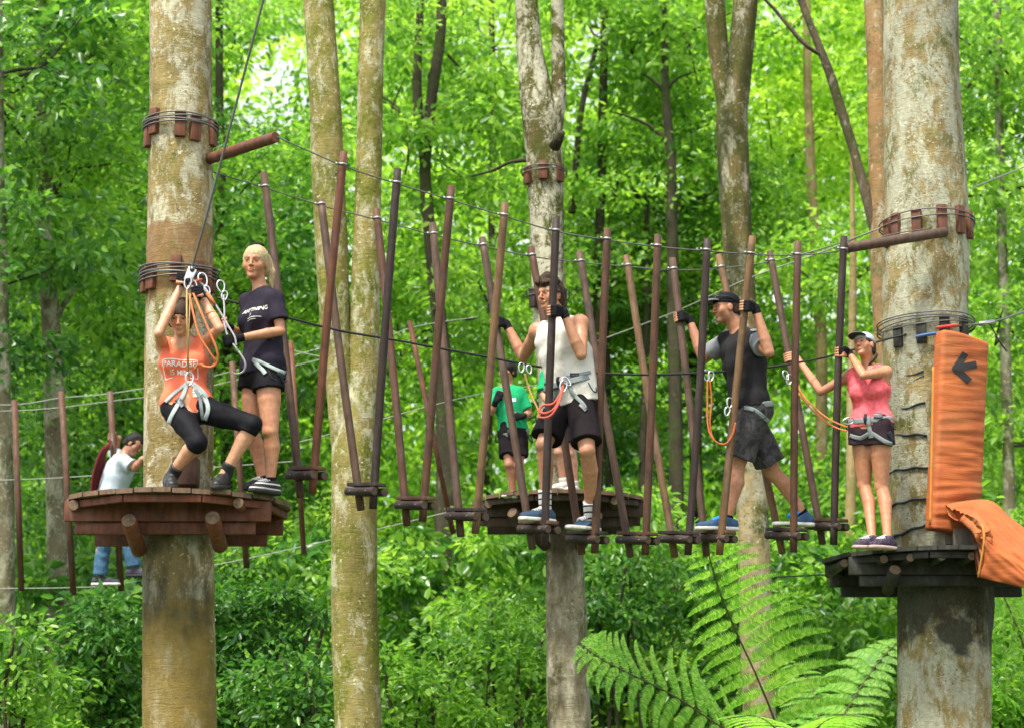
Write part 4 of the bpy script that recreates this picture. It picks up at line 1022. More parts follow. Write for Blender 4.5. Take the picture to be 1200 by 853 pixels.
def platform(label, cx, cy, Y, R, tr, deck_m, top_m, beam_m, seed, name='tree_platform', lr=.038, logs=(), braces=(), pw=.125, band=True, tcx=None):
    """round plank deck round a trunk: planks, curved rim boards, crossing beams, log joists, raking braces"""
    c = at(cx, cy, Y); root = empty(name, c, label, 'platform'); r_ = random.Random(seed)
    tx = (at(tcx, cy, Y).x if tcx else c.x)-c.x
    B = MB(); x = -R
    while x < R-.02:
        x1 = min(x+pw-.008, R-.004); xm = (x+x1)/2; yl = math.sqrt(max(0, R*R-x*x)); yr = math.sqrt(max(0, R*R-x1*x1)); dz = r_.uniform(-.004, .004); j = r_.uniform(-.012, .012)
        spans = []
        if abs(xm-tx) < tr+.05:
            h = math.sqrt(max(0, (tr+.05)**2-(xm-tx)**2)); spans = [(-1, -yl+j, -yr+j, -h, -h), (1, h, h, yl+j, yr+j)]
        else: spans = [(0, -yl+j, -yr+j, yl+j, yr+j)]
        for _, a0, a1, b0, b1 in spans:
            for zt, zb in ((0, -.032),):
                V = [c+Vector(q) for q in ((x, a0, zb+dz), (x1, a1, zb+dz), (x1, b1, zb+dz), (x, b0, zb+dz), (x, a0, zt+dz), (x1, a1, zt+dz), (x1, b1, zt+dz), (x, b0, zt+dz))]
                B.add(V, [(3, 2, 1, 0), (4, 5, 6, 7), (0, 1, 5, 4), (1, 2, 6, 5), (2, 3, 7, 6), (3, 0, 4, 7)])
        x += pw
    B.build('deck', top_m, root, smooth=False)
    if band:
        n = 9
        for k in range(n):
            a0 = 2*math.pi*(k+.0)/n+.2; a1 = 2*math.pi*(k+1)/n+.2; r = R*.955; p0 = c+Vector((math.cos(a0)*r, math.sin(a0)*r, -.062)); p1 = c+Vector((math.cos(a1)*r, math.sin(a1)*r, -.062))
            d = (p1-p0).normalized(); B = MB(); B.box((p0+p1)/2, ((p1-p0).length*.99, .032, .048), [d, Vector((0, 0, 1)).cross(d), Vector((0, 0, 1))], .1); B.build('rim_board', deck_m, root, auto=40)
    for sg in (-1, 1):
        yy = sg*(tr+.075); hl = math.sqrt(R*R-yy*yy)*.97
        yy = sg*(tr+.13); B = MB(); B.box(c+Vector((0, yy, -.105)), (hl*2, .055, .135), None, .08); B.build('beam', beam_m, root, auto=40)
        yy2 = sg*(tr+.09)
        B = MB(); B.box(c+Vector((-.02, yy2, -.215)), (hl*1.75, .06, .08), None, .1); B.build('lower_beam', beam_m, root, auto=40)
    for (lx, ly, ln) in logs:
        B = MB(); p = c+Vector((lx, ly, -.075)); log(B, p, p+Vector((0, ln, 0)), lr); B.build('joist_log', [deck_m, W_end], root, auto=40)
    for (p, q, r) in braces:
        B = MB(); log(B, p, q, r, n=16); B.build('brace', [deck_m, W_end], root, auto=40)
    return root, c
R1, c1 = platform('round brown plank platform under the two women on the left tree', 208, 590, 14.0, .785, .245, W_deck, W_decktop, W_plat, 1,
    logs=((-.62, -.47, .9), (.50, -.58, 1.1)), braces=((at(151, 609, 13.42), at(163, 645, 13.83), .052), (at(249, 606, 13.42), at(258, 640, 13.86), .052)))
R5, c5 = platform('dark mossy plank platform under the woman in pink on the thickest tree', 1106, 655, 16.0, .96, .355, W_black, W_black, W_black, 2,
    logs=((-.85, -.40, .8), (-.60, -.70, 1.2), (-.42, -.80, 1.), (-.2, -.87, 1.), (0.02, -.9, .5), (.25, -.86, .5)), braces=((at(1049, 667, 15.3), at(1040, 692, 15.55), .046),), pw=.145, lr=.034)
R3, c3 = platform('far dark plank platform behind the man in white', 657, 588, 18.0, .79, .17, W_far, W_decktop, W_far, 3,
    logs=((-.64, -.42, .8), (.45, -.62, 1.)), braces=((at(600, 600, 17.4), at(640, 640, 17.85), .05), (at(700, 603, 17.4), at(680, 640, 17.85), .05)))
def step_block(c, w, h, label):
    B = MB(); B.box(c, (w, .16, h), None, .05); o = B.build('timber_step', W_red2, auto=40); tag(o, label, 'step')
step_block(at(218, 553, 13.72)+Vector((0, .0, 0)), .17, .19, 'dark red timber block on the left platform against the trunk between the seated woman\'s boots')
B = MB(); B.box(at(1126, 618, 15.62)-Vector((0, 0, .0)), (.24, .05, .26), None, .06); B.box(at(1140, 632, 15.5), (.3, .06, .16), None, .06)
tag(B.build('kick_board', timber('board_weathered_grey', (.12, .105, .075)), auto=40), 'weathered grey board standing on the right platform under the orange mat', 'board')

# ---------------------------------------------------------------- cable wraps on the trunks
def anchor(label, cx, cy, Y, rad, blocks, nring, spread, slope, bh=.19, bm=None, rings_m=None, name='cable_wrap', rr=.0056, bw=.078):
    c = at(cx, cy, Y); root = empty(name, c, label, 'cable wrap')
    for i, (bx, by) in enumerate(blocks):
        s_ = max(-1., min(1., (at(bx, by, Y).x-c.x)/(rad+.02))); th = math.asin(s_*.985); n = Vector((math.sin(th), -math.cos(th), 0)); t = Vector((math.cos(th), math.sin(th), 0))
        z = at(bx, by, c.y+n.y*rad).z
        p = Vector((c.x, c.y, z))+n*(rad+.016); B = MB(); B.box(p, (bw, .04, bh), [t, n, Vector((0, 0, 1))], .12); B.build('block', bm or W_red, root, auto=40)
        B = MB(); B.box(p+n*.021, (bw*.9, .006, .012), [t, n, Vector((0, 0, 1))], 0); 
    for sg in (-1, 1):
        for th in (2.4, 3.1, 3.8):
            n = Vector((math.sin(th), -math.cos(th), 0)); t = Vector((math.cos(th), math.sin(th), 0))
            if sg > 0: B = MB(); B.box(c+n*(rad+.016), (bw, .04, bh), [t, n, Vector((0, 0, 1))], .12); B.build('block', bm or W_red, root, auto=40)
    for k in range(nring):
        B = MB(); R = rad+.043+.002*(k % 2); z0 = spread*(k/(max(1, nring-1))-.5); pts = []
        for i in range(49):
            a = 2*math.pi*i/48; pts.append(c+Vector((math.sin(a)*R, -math.cos(a)*R, z0+slope*math.sin(a+.5*k)*R+.008*math.sin(2*a+k*2))))
        B.tube(pts, rr, 8, caps=False); B.build('cable_ring', rings_m or M_cable, root)
    return root, c
anchor('upper cable wrap over red blocks on the left tree above the women', 212, 150, 14., .226, [(175, 158), (185, 143), (218, 146), (235, 151), (252, 157)], 5, .065, -.03)
anchor('cable wrap over red blocks on the left tree behind the raised gloves', 210, 326, 14., .236, [(171, 328), (182, 324), (213, 315), (238, 322), (251, 328)], 6, .085, .0)
anchor('upper cable wrap over dark red blocks on the thickest tree', 1086, 264, 16., .340, [(1036, 274), (1043, 267), (1064, 262), (1093, 257), (1117, 258), (1132, 264)], 2, .04, .03, .23)
anchor('cable wrap over dark blocks on the thickest tree above the orange mat', 1085, 385, 16., .345, [(1045, 395), (1069, 390), (1096, 381), (1122, 383)], 4, .06, .06, .17, W_black)
anchor('cable wrap over red blocks on the mossy far tree', 638, 203, 18., .165, [(617, 206), (636, 200), (657, 203)], 2, .03, 0, .17)
anchor('weathered cable wrap on the far tree beside the dark-haired man\'s head', 642, 345, 18., .155, [(624, 350), (640, 345), (660, 350)], 2, .05, 0, .17, W_dark)
# ---------------------------------------------------------------- the rope bridge of hanging steps
def YB(px): return 13.95+(px-360)/(967-360)*1.62
FT = [(403, 178), (466, 198), (529, 218), (592, 238), (652, 255), (712, 268), (771, 275), (829, 280), (882, 277), (935, 283), (989, 277)]
FB = [(366, 578), (437, 596), (495, 611), (557, 625), (638, 639), (697, 648), (756, 650), (806, 650), (843, 650), (930, 647), (977, 638)]
BT = [(309, 203), (376, 235), (441, 246), (507, 262), (565, 279), (622, 290), (679, 295), (734, 300), (788, 303), (842, 299), (902, 295)]
BB = [(352, 582), (423, 597), (477, 615), (540, 628), (624, 643), (682, 649), (739, 652), (791, 652), (828, 651), (917, 648), (964, 637)]
TR = [(359, 557), (429, 576), (487, 592), (547, 605), (631, 620), (688, 632), (747, 633), (795, 632), (838, 631), (922, 628), (969, 617)]
br0 = at(660, 600, 14.7); bridge = empty('rope_bridge', br0, 'near hanging bridge of leaning brown poles and short steps slung between the two thickest trees', 'rope bridge')
fm = [W_red, W_dark, W_red2, W_pale, W_dark, W_red2, W_red2, W_dark, W_pale, W_red2, W_dark]; bm_ = [W_mauve, W_mauve, W_red2, W_mauve, W_mauve, W_red2, W_mauve, W_pale, W_mauve, W_pale, W_mauve]
uS = Vector((.60, -.79, -.11)).normalized(); FPOLE = []; BPOLE = []
def FY_(px): return YB(px)-.40
for i in range(11):
    ym = YB(TR[i][0]); 
    ft, fb = at(*FT[i], ym-.42), at(*FB[i], ym-.10); bt, bb = at(*BT[i], ym+.42), at(*BB[i], ym+.10); FPOLE.append((ft, fb)); BPOLE.append((bt, bb))
    for (t, b_, m_) in ((ft, fb, fm[i]), (bt, bb, bm_[i])):
        B = MB(); d = (b_-t).normalized(); r = .029; k = random.Random(i*3+(t is ft)); off = Vector((k.uniform(-.012, .012), k.uniform(-.01, .01), 0))
        B.tube(bez([t, t.lerp(b_, .5)+off, b_], 6), [r*.9]+[r]*11+[r*.95], 14); B.build('pole', m_, bridge)
    tc_ = at(TR[i][0], TR[i][1]-3, ym); bd = Vector((.79, .60, 0)).normalized(); zt = tc_.z
    B = MB(); B.box(tc_+Vector((0, 0, .032)), (.36, .10, .026), [uS, Vector((0, 0, 1)).cross(uS), Vector((0, 0, 1))], .1); tr_ = B.build('step_plank', W_dark if i % 2 else W_red2, bridge, auto=40)
    for sg in (-1, 1):
        B = MB(); e = tc_+bd*sg*.045+Vector((0, 0, -.018)); log(B, e-uS*.175, e+uS*.175, .029); B.build('step_log', [W_dark, W_end2], tr_, auto=40)
    B = MB(); 
    for s2 in (-1, 1):
        cc = tc_+uS*s2*.10+Vector((0, 0, -.018)); B.tube([cc-bd*.075, cc+bd*.075], .008, 6)
    B.build('bolt', M['dark_steel'], tr_)
def polepoint(P, f): return P[0].lerp(P[1], f)
def clipat(P, y):
    """fraction of a pole whose photo row is y"""
    a = pxl(P[0])[1]; b_ = pxl(P[1])[1]; return P[0].lerp(P[1], (y-a)/(b_-a))
def cable(pts, r, m_, name='cable', parent=None, n=8, label=None, cat='cable', seg=8):
    B = MB(); B.tube(bez(pts, seg), r, n); o = B.build(name, m_, parent)
    if label: tag(o, label, cat)
    return o
fy = [193, 214, 233, 252, 270, 280, 288, 293, 297, 298, 292]; by = [220, 240, 257, 275, 288, 300, 307, 312, 316, 314, 306]
beamL0, beamL1 = at(252, 179, 13.80), at(323, 161, 13.42)
fpts = [beamL1+Vector((-.03, 0, .02))]+[clipat(FPOLE[i], fy[i])+Vector((0, .035, 0)) for i in range(11)]+[at(1040, 276, 15.5), at(1090, 268, 15.62)]
bpts = [at(250, 202, 14.15)]+[clipat(BPOLE[i], by[i])+Vector((0, .035, 0)) for i in range(11)]+[at(955, 294, 15.9), at(1000, 280, 16.0), at(1034, 266, 16.0)]
cable(fpts, .0052, M_cable, 'front_cable', bridge); cable(bpts, .0052, M_cable, 'back_cable', bridge)
B = MB()
for P, yy in [(FPOLE[i], fy[i]) for i in range(11)]+[(BPOLE[i], by[i]) for i in range(11)]:
    c = clipat(P, yy)+Vector((0, .0, 0)); d = (P[1]-P[0]).normalized()
    CB = MB(); CB.tube([c-d*.007, c+d*.007], .0325, 12); CB.tube([c+Vector((-.032, -.01, 0)), c+Vector((-.050, -.01, .006))], .009, 8); CB.build('cable_clamp', M_clamp, bridge)
hand_y = [(255, 349, 13.75), (300, 361, 13.8), (340, 373, 13.9), (400, 388, 14.05), (460, 398, 14.2), (520, 409, 14.38), (580, 420, 14.55), (640, 431, 14.7), (700, 437, 14.86), (760, 439, 15.), (820, 437, 15.15), (880, 433, 15.3), (940, 424, 15.45), (985, 414, 15.6), (1030, 400, 15.7), (1062, 392, 15.72)]
cable([at(*q) for q in hand_y], .0085, M_black, 'safety_line', None, label='black safety cable sagging along the middle of the bridge at waist height', cat='cable')
B = MB()
for k in range(7): B.box(at(262+k*9, 350+k*2.6, 13.72), (.035, .02, .022), None, .2)
B = MB(); log(B, beamL0-Vector((.06, -.12, .01)), beamL1, .040, n=18); tag(B.build('spreader_beam', [W_red, W_red], auto=40), 'short red round beam jutting out from the left tree below the upper wrap', 'beam')
B = MB(); log(B, at(992, 291, 15.25), at(1108, 272, 15.58), .040, n=18); tag(B.build('spreader_beam', [W_mauve, W_mauve], auto=40), 'long brown round beam across the front of the thickest tree below the red blocks', 'beam')
cable([at(1030, 268, 15.9), at(970, 293, 17), at(876, 327, 18.6), at(790, 366, 20), at(700, 400, 21.5)], .006, M_rope, 'stay_cable', label='thin pale cable running from the thickest tree down behind the man in the cap')
cable([at(1137, 221, 16.1), at(1200, 196, 17.5), at(1290, 160, 19.5)], .006, M_rope, 'stay_cable', label='pale stay cable leaving the thickest tree towards the upper right edge')
o = cable([at(1100, 383, 15.66), at(1137, 381, 15.75), at(1160, 378, 16.), at(1200, 366, 16.6), at(1290, 335, 18)], .0085, M_cable, 'stay_cable', label='grey cable with a clip leaving the thickest tree above the orange mat')
B = MB(); B.tube([at(1148, 380, 15.88), at(1164, 377, 16.0)], .018, 8); B.build('cable_clamp', M['steel'], o)
B = MB(); B.tube(bez([at(1160, 379, 16.), at(1170, 398, 16.), at(1180, 412, 16.05)]), .006, 6); B.build('cable_tail', M_black, o)
cable([at(1098, 384, 15.60), at(1122, 381, 15.62)], .012, simple('red_tape', (.55, .04, .03), .5), 'tape_marker', label='red tape on the cable just above the orange mat', cat='tape')
cable([at(224, 318, 13.28), at(252, 216, 13.05), at(310, -5, 12.6), at(345, -140, 12.3)], .0085, M_cable, 'zip_line', label='taut grey zip line slanting up from the raised gloves to the top edge', cat='cable')
cable([at(900, 676, 19.5), at(965, 673, 16.6)], .007, M_black, 'stay_cable', label='dark cable ending at the left rim of the right platform')
cable([at(1160, 620, 17), at(1160, 690, 16.3)], .004, M_black, 'stay_cable', label='thin dark cord behind the draped orange mat')

# ---------------------------------------------------------------- farther bridges seen between the trees
def far_bridge(label, poles, cables, m_, Y, r=.03):
    p0 = at(poles[0][0][0], poles[0][1][1], Y); root = empty('rope_bridge', p0, label, 'rope bridge')
    for (a, b_) in poles:
        dy = a[2] if len(a) > 2 else 0
        B = MB(); B.tube([at(a[0], a[1], Y+dy), at(b_[0], b_[1], Y+dy)], r, 10); B.build('pole', m_, root)
    for cb in cables: cable([at(x, y, Y+d) for (x, y, d) in cb], .0048, M_rope, 'cable', root, 6)
    return root
far_bridge('far pole bridge on the left that the far man in blue crosses', [((17, 469), (25, 692)), ((72, 459), (86, 697)), ((129, 459), (142, 692)), ((272, 424), (289, 665))],
     [[(-60, 472, 0), (17, 474, 0), (72, 466, 0), (129, 461, 0), (230, 445, 0), (272, 435, 0), (400, 402, 0)], [(-60, 482, .6), (40, 480, .6), (129, 470, .6), (230, 456, .6), (400, 415, .6)], [(-60, 563, 0), (40, 561, 0), (170, 553, 0), (350, 540, 0)], [(-60, 689, 0), (25, 689, 0), (86, 688, 0), (142, 684, 0), (250, 662, 0), (300, 652, 0), (420, 625, 0), (540, 596, 0)]], W_red2, 20.5, .032)
far_bridge('second far pole bridge glimpsed behind the first hanging steps', [((341, 400), (356, 648)), ((386, 430), (424, 636)), ((480, 377), (531, 625))],
     [[(341, 520, 0), (400, 505, 0), (480, 482, 0), (560, 462, 0), (640, 450, 0)], [(341, 410, 0), (400, 418, 0), (480, 385, 0), (560, 372, 0)]], W_red, 18.8, .024)

# ---------------------------------------------------------------- orange mats
def orange_mat():
    m, nt, b, o = mat('orange_canvas'); B = NB(nt); v = B.coord(); vh = B.coord((.35, .35, 3.))
    c = B.ramp(B.noise(v, 5, 5), [(.3, (.30, .066, .012)), (.7, (.43, .11, .02))])
    c = B.mix(B.ramp(B.noise(v, 2.6, 6, .6), [(.48, 0), (.7, .6)]), c, (.19, .10, .035))
    B.l(c, b.inputs['Base Color']); b.inputs['Roughness'].default_value = .75
    h = B.math('ADD', B.noise(vh, 9, 4, .55, .8), B.math('MULTIPLY', B.noise(v, 300, 2), .05)); B.l(B.bump(h, .32, .02), b.inputs['Normal']); return m
M_or = orange_mat(); M_or2 = cloth('orange_piping', (.45, .20, .045))
def mat_pad():
    tcn = at(1092, 500, 16.); a = math.radians(25); n = vv((math.sin(a), -math.cos(a), 0)); t = vv((math.cos(a), math.sin(a), 0))
    ztop = at(1115, 391, 15.55).z; zbot = at(1110, 626, 15.55).z; hz = (ztop-zbot)/2; zc = (ztop+zbot)/2
    # lean follows the trunk: top centre nearer the left than the bottom? kept upright with a slight lean to the left at the foot
    cen = vv((tcn.x, tcn.y, zc))+n*.425-t*.055; hw, th = .228, .062
    r_ = np.random.default_rng(3); pr = r_.uniform(0, 6.28, 24)
    def fn(X, Y, Z):
        dx, dy, dz = X-cen[0], Y-cen[1], Z-cen[2]
        x = dx*t[0]+dy*t[1]; x = x-.09*dz/hz; y = dx*n[0]+dy*n[1]+.16*x*x/hw+0*Z
        z = dz + 0*x
        top = .010*np.sin(x*9)+.02*(x/hw)
        fold = 0
        for i in range(9): fold = fold+np.sin(z*(28+11*i)+x*(3.*math.sin(pr[i]))+1.5*np.sin(x*7+pr[i+9]))*(.0032/(1+.35*i))
        fold = fold*(.55+.6*(1/(1+np.exp(8*(z+.1)))))
        rr = .03; qx = np.abs(x)-(hw-rr); qy = np.abs(y)-(th-rr)-fold; qz = np.abs(z+top)-(hz-rr)
        return np.sqrt(np.maximum(qx, 0)**2+np.maximum(qy, 0)**2+np.maximum(qz, 0)**2)+np.minimum(np.maximum(np.maximum(qx, qy), qz), 0)-rr
    F = Field(cen-vv((.42, .42, hz+.1)), cen+vv((.42, .42, hz+.1)), .0085); F.F[:] = fn(F.ax[0][:, None, None], F.ax[1][None, :, None], F.ax[2][None, None, :]).astype(np.float32)
    V, Fc = F.mesh(); root = empty('crash_mat', Vector((cen[0], cen[1], zbot)), 'upright orange mat with a black arrow lashed to the thickest tree', 'mat')
    link_mesh('pad', V, Fc, M_or, root)
    bv = BVHTree.FromPolygons([Vector(q) for q in V], [tuple(f) for f in Fc.tolist()])
    def onface(px, py, lift=.006):
        o = Vector((0, 0, EYE)); h = bv.ray_cast(o, ray(px, py).normalized()); return (h[0]+Vector(n)*lift) if h[0] else None
    # piping down the left front edge and along the top
    B = MB(); pts = [onface(x, y, .004) for x, y in [(1094.5-.0*k-.022*(y_-395), y_) for k, y_ in enumerate(range(398, 624, 8))]]; pts = [p for p in pts if p]
    if len(pts) > 4: B.tube(pts, .011, 6); B.build('seam', M_or2, root)
    # painted arrow pointing left: a bar and two barbs, laid on the canvas
    ink = simple('black_paint', (.012, .012, .012), .7); B = MB()
    def strip(p, q, w):
        N = 10; P = []
        for i in range(N+1):
            x = p[0]+(q[0]-p[0])*i/N; y = p[1]+(q[1]-p[1])*i/N; dx, dy = q[0]-p[0], q[1]-p[1]; L = math.hypot(dx, dy); nx, ny = -dy/L*w/2, dx/L*w/2
            row = [onface(x+nx*s, y+ny*s, .005) for s in (1, .5, 0, -.5, -1)]
            if all(row): P.append(row)
        if len(P) > 1: B.grid(P)
    strip((1117, 432.5), (1144, 427), 8.5); strip((1118, 434), (1131, 414), 8); strip((1117.5, 430.5), (1136, 447), 8)
    B.build('arrow', ink, root)
    return root
mat_pad()
def strapr(label, yl, yr, k, r=.011):
    c = at(1090+(yl-440)*.05, (yl+yr)/2, 16.); R = (103+(yl-440)*.02)/2/FPX*16+.008; B = MB(); pts = []
    zl = at(1043, yl, 15.9).z; zr = at(1082, yr, 15.66).z; xl = -R; xr = at(1082, yr, 15.66).x-c.x; sl = (zr-zl)/(xr-xl); z0 = zl-sl*xl
    for i in range(37):
        a = math.radians(-100-170*0+ (i/36)*150-70); x = math.sin(a)*R; pts.append(Vector((c.x+x, c.y-math.cos(a)*R, z0+sl*x+.006*math.sin(i*.9+k))))
    B.tube(pts, [r*(1+.15*math.sin(i*1.7+k)) for i in range(37)], 8, flat=.55); o = B.build('lashing_strap', M_blue); tag(o, label, 'strap', 'straps lashing the orange mat to the trunk')
for k, (l, yl, yr) in enumerate((('highest dark strap round the thickest trunk left of the orange mat', 449, 435), ('thin dark strap just under the highest one left of the orange mat', 461, 441), ('dark strap at belt height of the woman in pink left of the orange mat', 485, 472), ('level dark strap beside the hem of the pink top', 511, 509), ('dark strap beside the thighs of the woman in pink', 552, 547), ('dark strap round the trunk beside the knees of the woman in pink', 591, 583), ('lowest knotted dark strap round the trunk just above the right platform', 628, 615))):
    strapr(l, yl, yr, k, .010 if k == 1 else .017)
cable([at(1073, 395, 15.62), at(1094, 391, 15.6), at(1102, 392, 15.6)], .014, simple('blue_strap', (.03, .10, .25), .6), 'tie_strap', label='short blue strap at the top left corner of the orange mat', cat='strap')
def drape_mat():
    G = [[(1108, 592, 15.45), (1130, 586, 15.5), (1160, 586, 15.5), (1182, 602, 15.4), (1206, 622, 15.3), (1250, 650, 15.2)],
         [(1118, 597, 15.25), (1136, 596, 15.3), (1162, 600, 15.3), (1184, 618, 15.2), (1208, 636, 15.1), (1250, 662, 15.)],
         [(1131, 601, 15.12), (1142, 609, 15.1), (1163, 617, 15.1), (1186, 636, 15.02), (1210, 652, 14.95), (1250, 676, 14.9)],
         [(1148, 612, 15.0), (1153, 624, 14.98), (1166, 634, 15.), (1188, 652, 14.95), (1212, 668, 14.9), (1250, 688, 14.85)],
         [(1153, 632, 14.95), (1156, 642, 14.93), (1168, 650, 14.93), (1190, 664, 14.9), (1214, 680, 14.88), (1250, 698, 14.82)],
         [(1146, 676, 15.02), (1160, 680, 14.98), (1174, 683, 14.97), (1194, 688, 14.93), (1216, 694, 14.9), (1250, 710, 14.85)]]
    rows = [bez([at(*q) for q in r], 6) for r in G]; m = len(rows[0]); cols = [bez([rows[i][k] for i in range(len(rows))], 6) for k in range(m)]
    P = [[cols[k][i] for k in range(m)] for i in range(len(cols[0]))]; n_ = len(P); T = .045
    r_ = random.Random(4)
    def nor(i, k):
        a = P[min(i+1, n_-1)][k]-P[max(i-1, 0)][k]; b_ = P[i][min(k+1, m-1)]-P[i][max(k-1, 0)]; q = a.cross(b_).normalized(); return q if q.y < 0 else -q
    top = [[P[i][k]+nor(i, k)*(.022*math.sin(i*1.1+k*.35)*math.sin(k*.22+1)*.4+.008*math.sin(i*2.3-k*.5)) for k in range(m)] for i in range(n_)]
    bot = [[P[i][k]-nor(i, k)*T*1.6*min(1, .35+min(i, n_-1-i)*.3) for k in range(m)] for i in range(n_)]
    ring = []
    for k in range(m): ring.append([top[i][k] for i in range(n_)]+[bot[i][k] for i in range(n_-1, -1, -1)])
    B = MB(); B.grid(ring, closed=True); L = len(ring[0]); B.f.append(tuple(range(L))); B.mi.append(0); B.f.append(tuple((m-1)*L+q for q in range(L))[::-1]); B.mi.append(0)
    o = B.build('crash_mat', M_or); tag(o, 'stained orange mat draped over the right platform and hanging out of the photo', 'mat')
    md = o.modifiers.new('smooth', 'SUBSURF'); md.levels = 1; md.render_levels = 1
    B = MB(); B.tube([p+Vector((0, -.01, 0)) for p in [P[i][0] for i in range(n_-12, n_)]], .010, 6); B.build('piping', M_or2, o)
drape_mat()
# ---------------------------------------------------------------- the people
C_or = cloth('coral_knit', (.78, .17, .09), bump=.5); C_blk = cloth('black_stretch', (.007, .007, .010), rough=.7, bump=.35)
C_tee = cloth('charcoal_cotton', (.022, .018, .030), bump=.6); C_white = cloth('ivory_jersey', (.62, .60, .54), var=.06, bump=.7)
C_sh = cloth('black_shorts_fabric', (.012, .009, .011), bump=.6); C_gry = cloth('heather_grey', (.21, .22, .24)); C_dk = cloth('dark_grey_cotton', (.020, .019, .021), bump=.6)
C_pink = cloth('pink_stretch', (.74, .13, .15), var=.25, scale=30, bump=.7); C_grn = cloth('bright_green_cotton', (.015, .33, .13), bump=.6); C_lb = cloth('pale_blue_cotton', (.42, .48, .54), bump=.7)
C_jean = cloth('blue_denim', (.055, .12, .20), var=.3, scale=25); 
def camo():
    m, nt, b, o = mat('grey_camo'); B = NB(nt); v = B.coord()
    B.l(B.ramp(B.noise(v, 16, 3, .5), [(.42, (.018, .017, .020)), (.5, (.055, .052, .055)), (.6, (.032, .030, .033))]), b.inputs['Base Color']); b.inputs['Roughness'].default_value = .85
    B.l(B.bump(B.noise(v, 22, 3), .6, .012), b.inputs['Normal']); return m
C_camo = camo()
def striped(name, a, b_, freq, w=.35):
    m, nt, b, o = mat(name); B = NB(nt); sx = B.n('ShaderNodeSeparateXYZ'); B.l(B.coord(), sx.inputs[0])
    f = B.math('FRACT', B.math('MULTIPLY', sx.outputs[2], freq)); B.l(B.mix(B.math('LESS_THAN', f, w), a, b_), b.inputs['Base Color']); b.inputs['Roughness'].default_value = .9; return m
S_blk = simple('black_leather', (.010, .010, .011), .5, 0, .3, 30, .3); S_sole = simple('black_rubber', (.015, .015, .015), .8); S_white = simple('white_rubber', (.62, .60, .55), .6); S_navy = cloth('navy_canvas', (.045, .08, .13), bump=.4)
S_bluelace = simple('bright_blue_lace', (.02, .30, .80), .6); S_whitelace = simple('white_lace', (.7, .7, .68), .7)
H_blonde = hair_mat('blonde_hair', (.27, .185, .085), (.62, .50, .30)); H_brown = hair_mat('dark_brown_hair', (.022, .013, .008), (.06, .035, .02)); H_black = hair_mat('black_hair', (.006, .005, .005), (.02, .017, .015))
def deckpt(px, py, z):
    r = ray(px, py); t = (z-EYE)/r.z; return Vector((0, 0, EYE))+r*t
def jpix(Y, p, z):               # a joint at photo pixel x,y whose height is z: returns (px, py, depth offset)
    q = deckpt(*p, z); return (p[0], p[1], q.y-Y)
def hair(P, m, front=.055, back=.0, extra=None, off=.014, low=-.06, hl=-.006, name='hair', wr=(.006, 70, 3, (1, 1, .35))):
    hs = P.hs; R = P.HR
    def fn(F):
        F.ell(P.hp(0, -.014, .034), vv((.074+off, .094+off, .083+off))*hs, R, .01)
        F.ell(P.hp(0, -.055, -.03), vv((.066+off*.6, .052+off*.5, .06))*hs, R, .03)
        if extra: extra(F)
        if wr: F.wrinkle(*wr)
        F.ell(P.hp(0, .108, -.055+hl), vv((.078, .075, .118))*hs, R, .006, 'sub')
        F.plane(P.hp(0, 0, low), -P.HR[2], .01) if low is not None and not extra else None
    c = P.j['head']; return P.garment(name, m, fn, c-.24*hs, c+.24*hs, .0048)
def project_text(P, body, lines, mat_, c, xdir, updir, depthdir, name='print', lift=.004):
    """flat lettering laid on the cloth of `body`"""
    me = body.data; org = Vector(P.o['_o'])+Vector(body.location)
    bv = BVHTree.FromPolygons([v.co+org for v in me.vertices], [tuple(p.vertices) for p in me.polygons]); B = MB()
    xdir, updir, dd = Vector(xdir).normalized(), Vector(updir).normalized(), Vector(depthdir).normalized(); c = Vector(c)
    def put(x, y):
        o = c+xdir*x+updir*y-dd*.3; h = bv.ray_cast(o, dd); return (h[0]-dd*lift) if h[0] else c+xdir*x+updir*y
    for kind, *a in lines:
        if kind == 'text':
            s_, x0, y0, size = a; cu = bpy.data.curves.new('t', 'FONT'); cu.body = s_; cu.size = size; cu.align_x = 'CENTER'; cu.resolution_u = 3; cu.offset = size*.015
            to = bpy.data.objects.new('t', cu); COL.objects.link(to); dg = bpy.context.evaluated_depsgraph_get(); dg.update(); tm = bpy.data.meshes.new_from_object(to.evaluated_get(dg))
            V = [put(v.co.x+x0, v.co.y+y0) for v in tm.vertices]; B.add(V, [tuple(p.vertices) for p in tm.polygons]); bpy.data.objects.remove(to); bpy.data.curves.remove(cu); bpy.data.meshes.remove(tm)
        else:
            x0, y0, x1, y1, w = a; N = 10; dx, dy = x1-x0, y1-y0; L = math.hypot(dx, dy); nx, ny = -dy/L*w/2, dx/L*w/2
            B.grid([[put(x0+dx*i/N+nx*s, y0+dy*i/N+ny*s) for s in (1, -1)] for i in range(N+1)])
    return B.build(name, mat_, body, smooth=False)
INK_W = simple('white_print', (.72, .70, .66), .8, 0, .15); GRAVEL = (.8, .6)

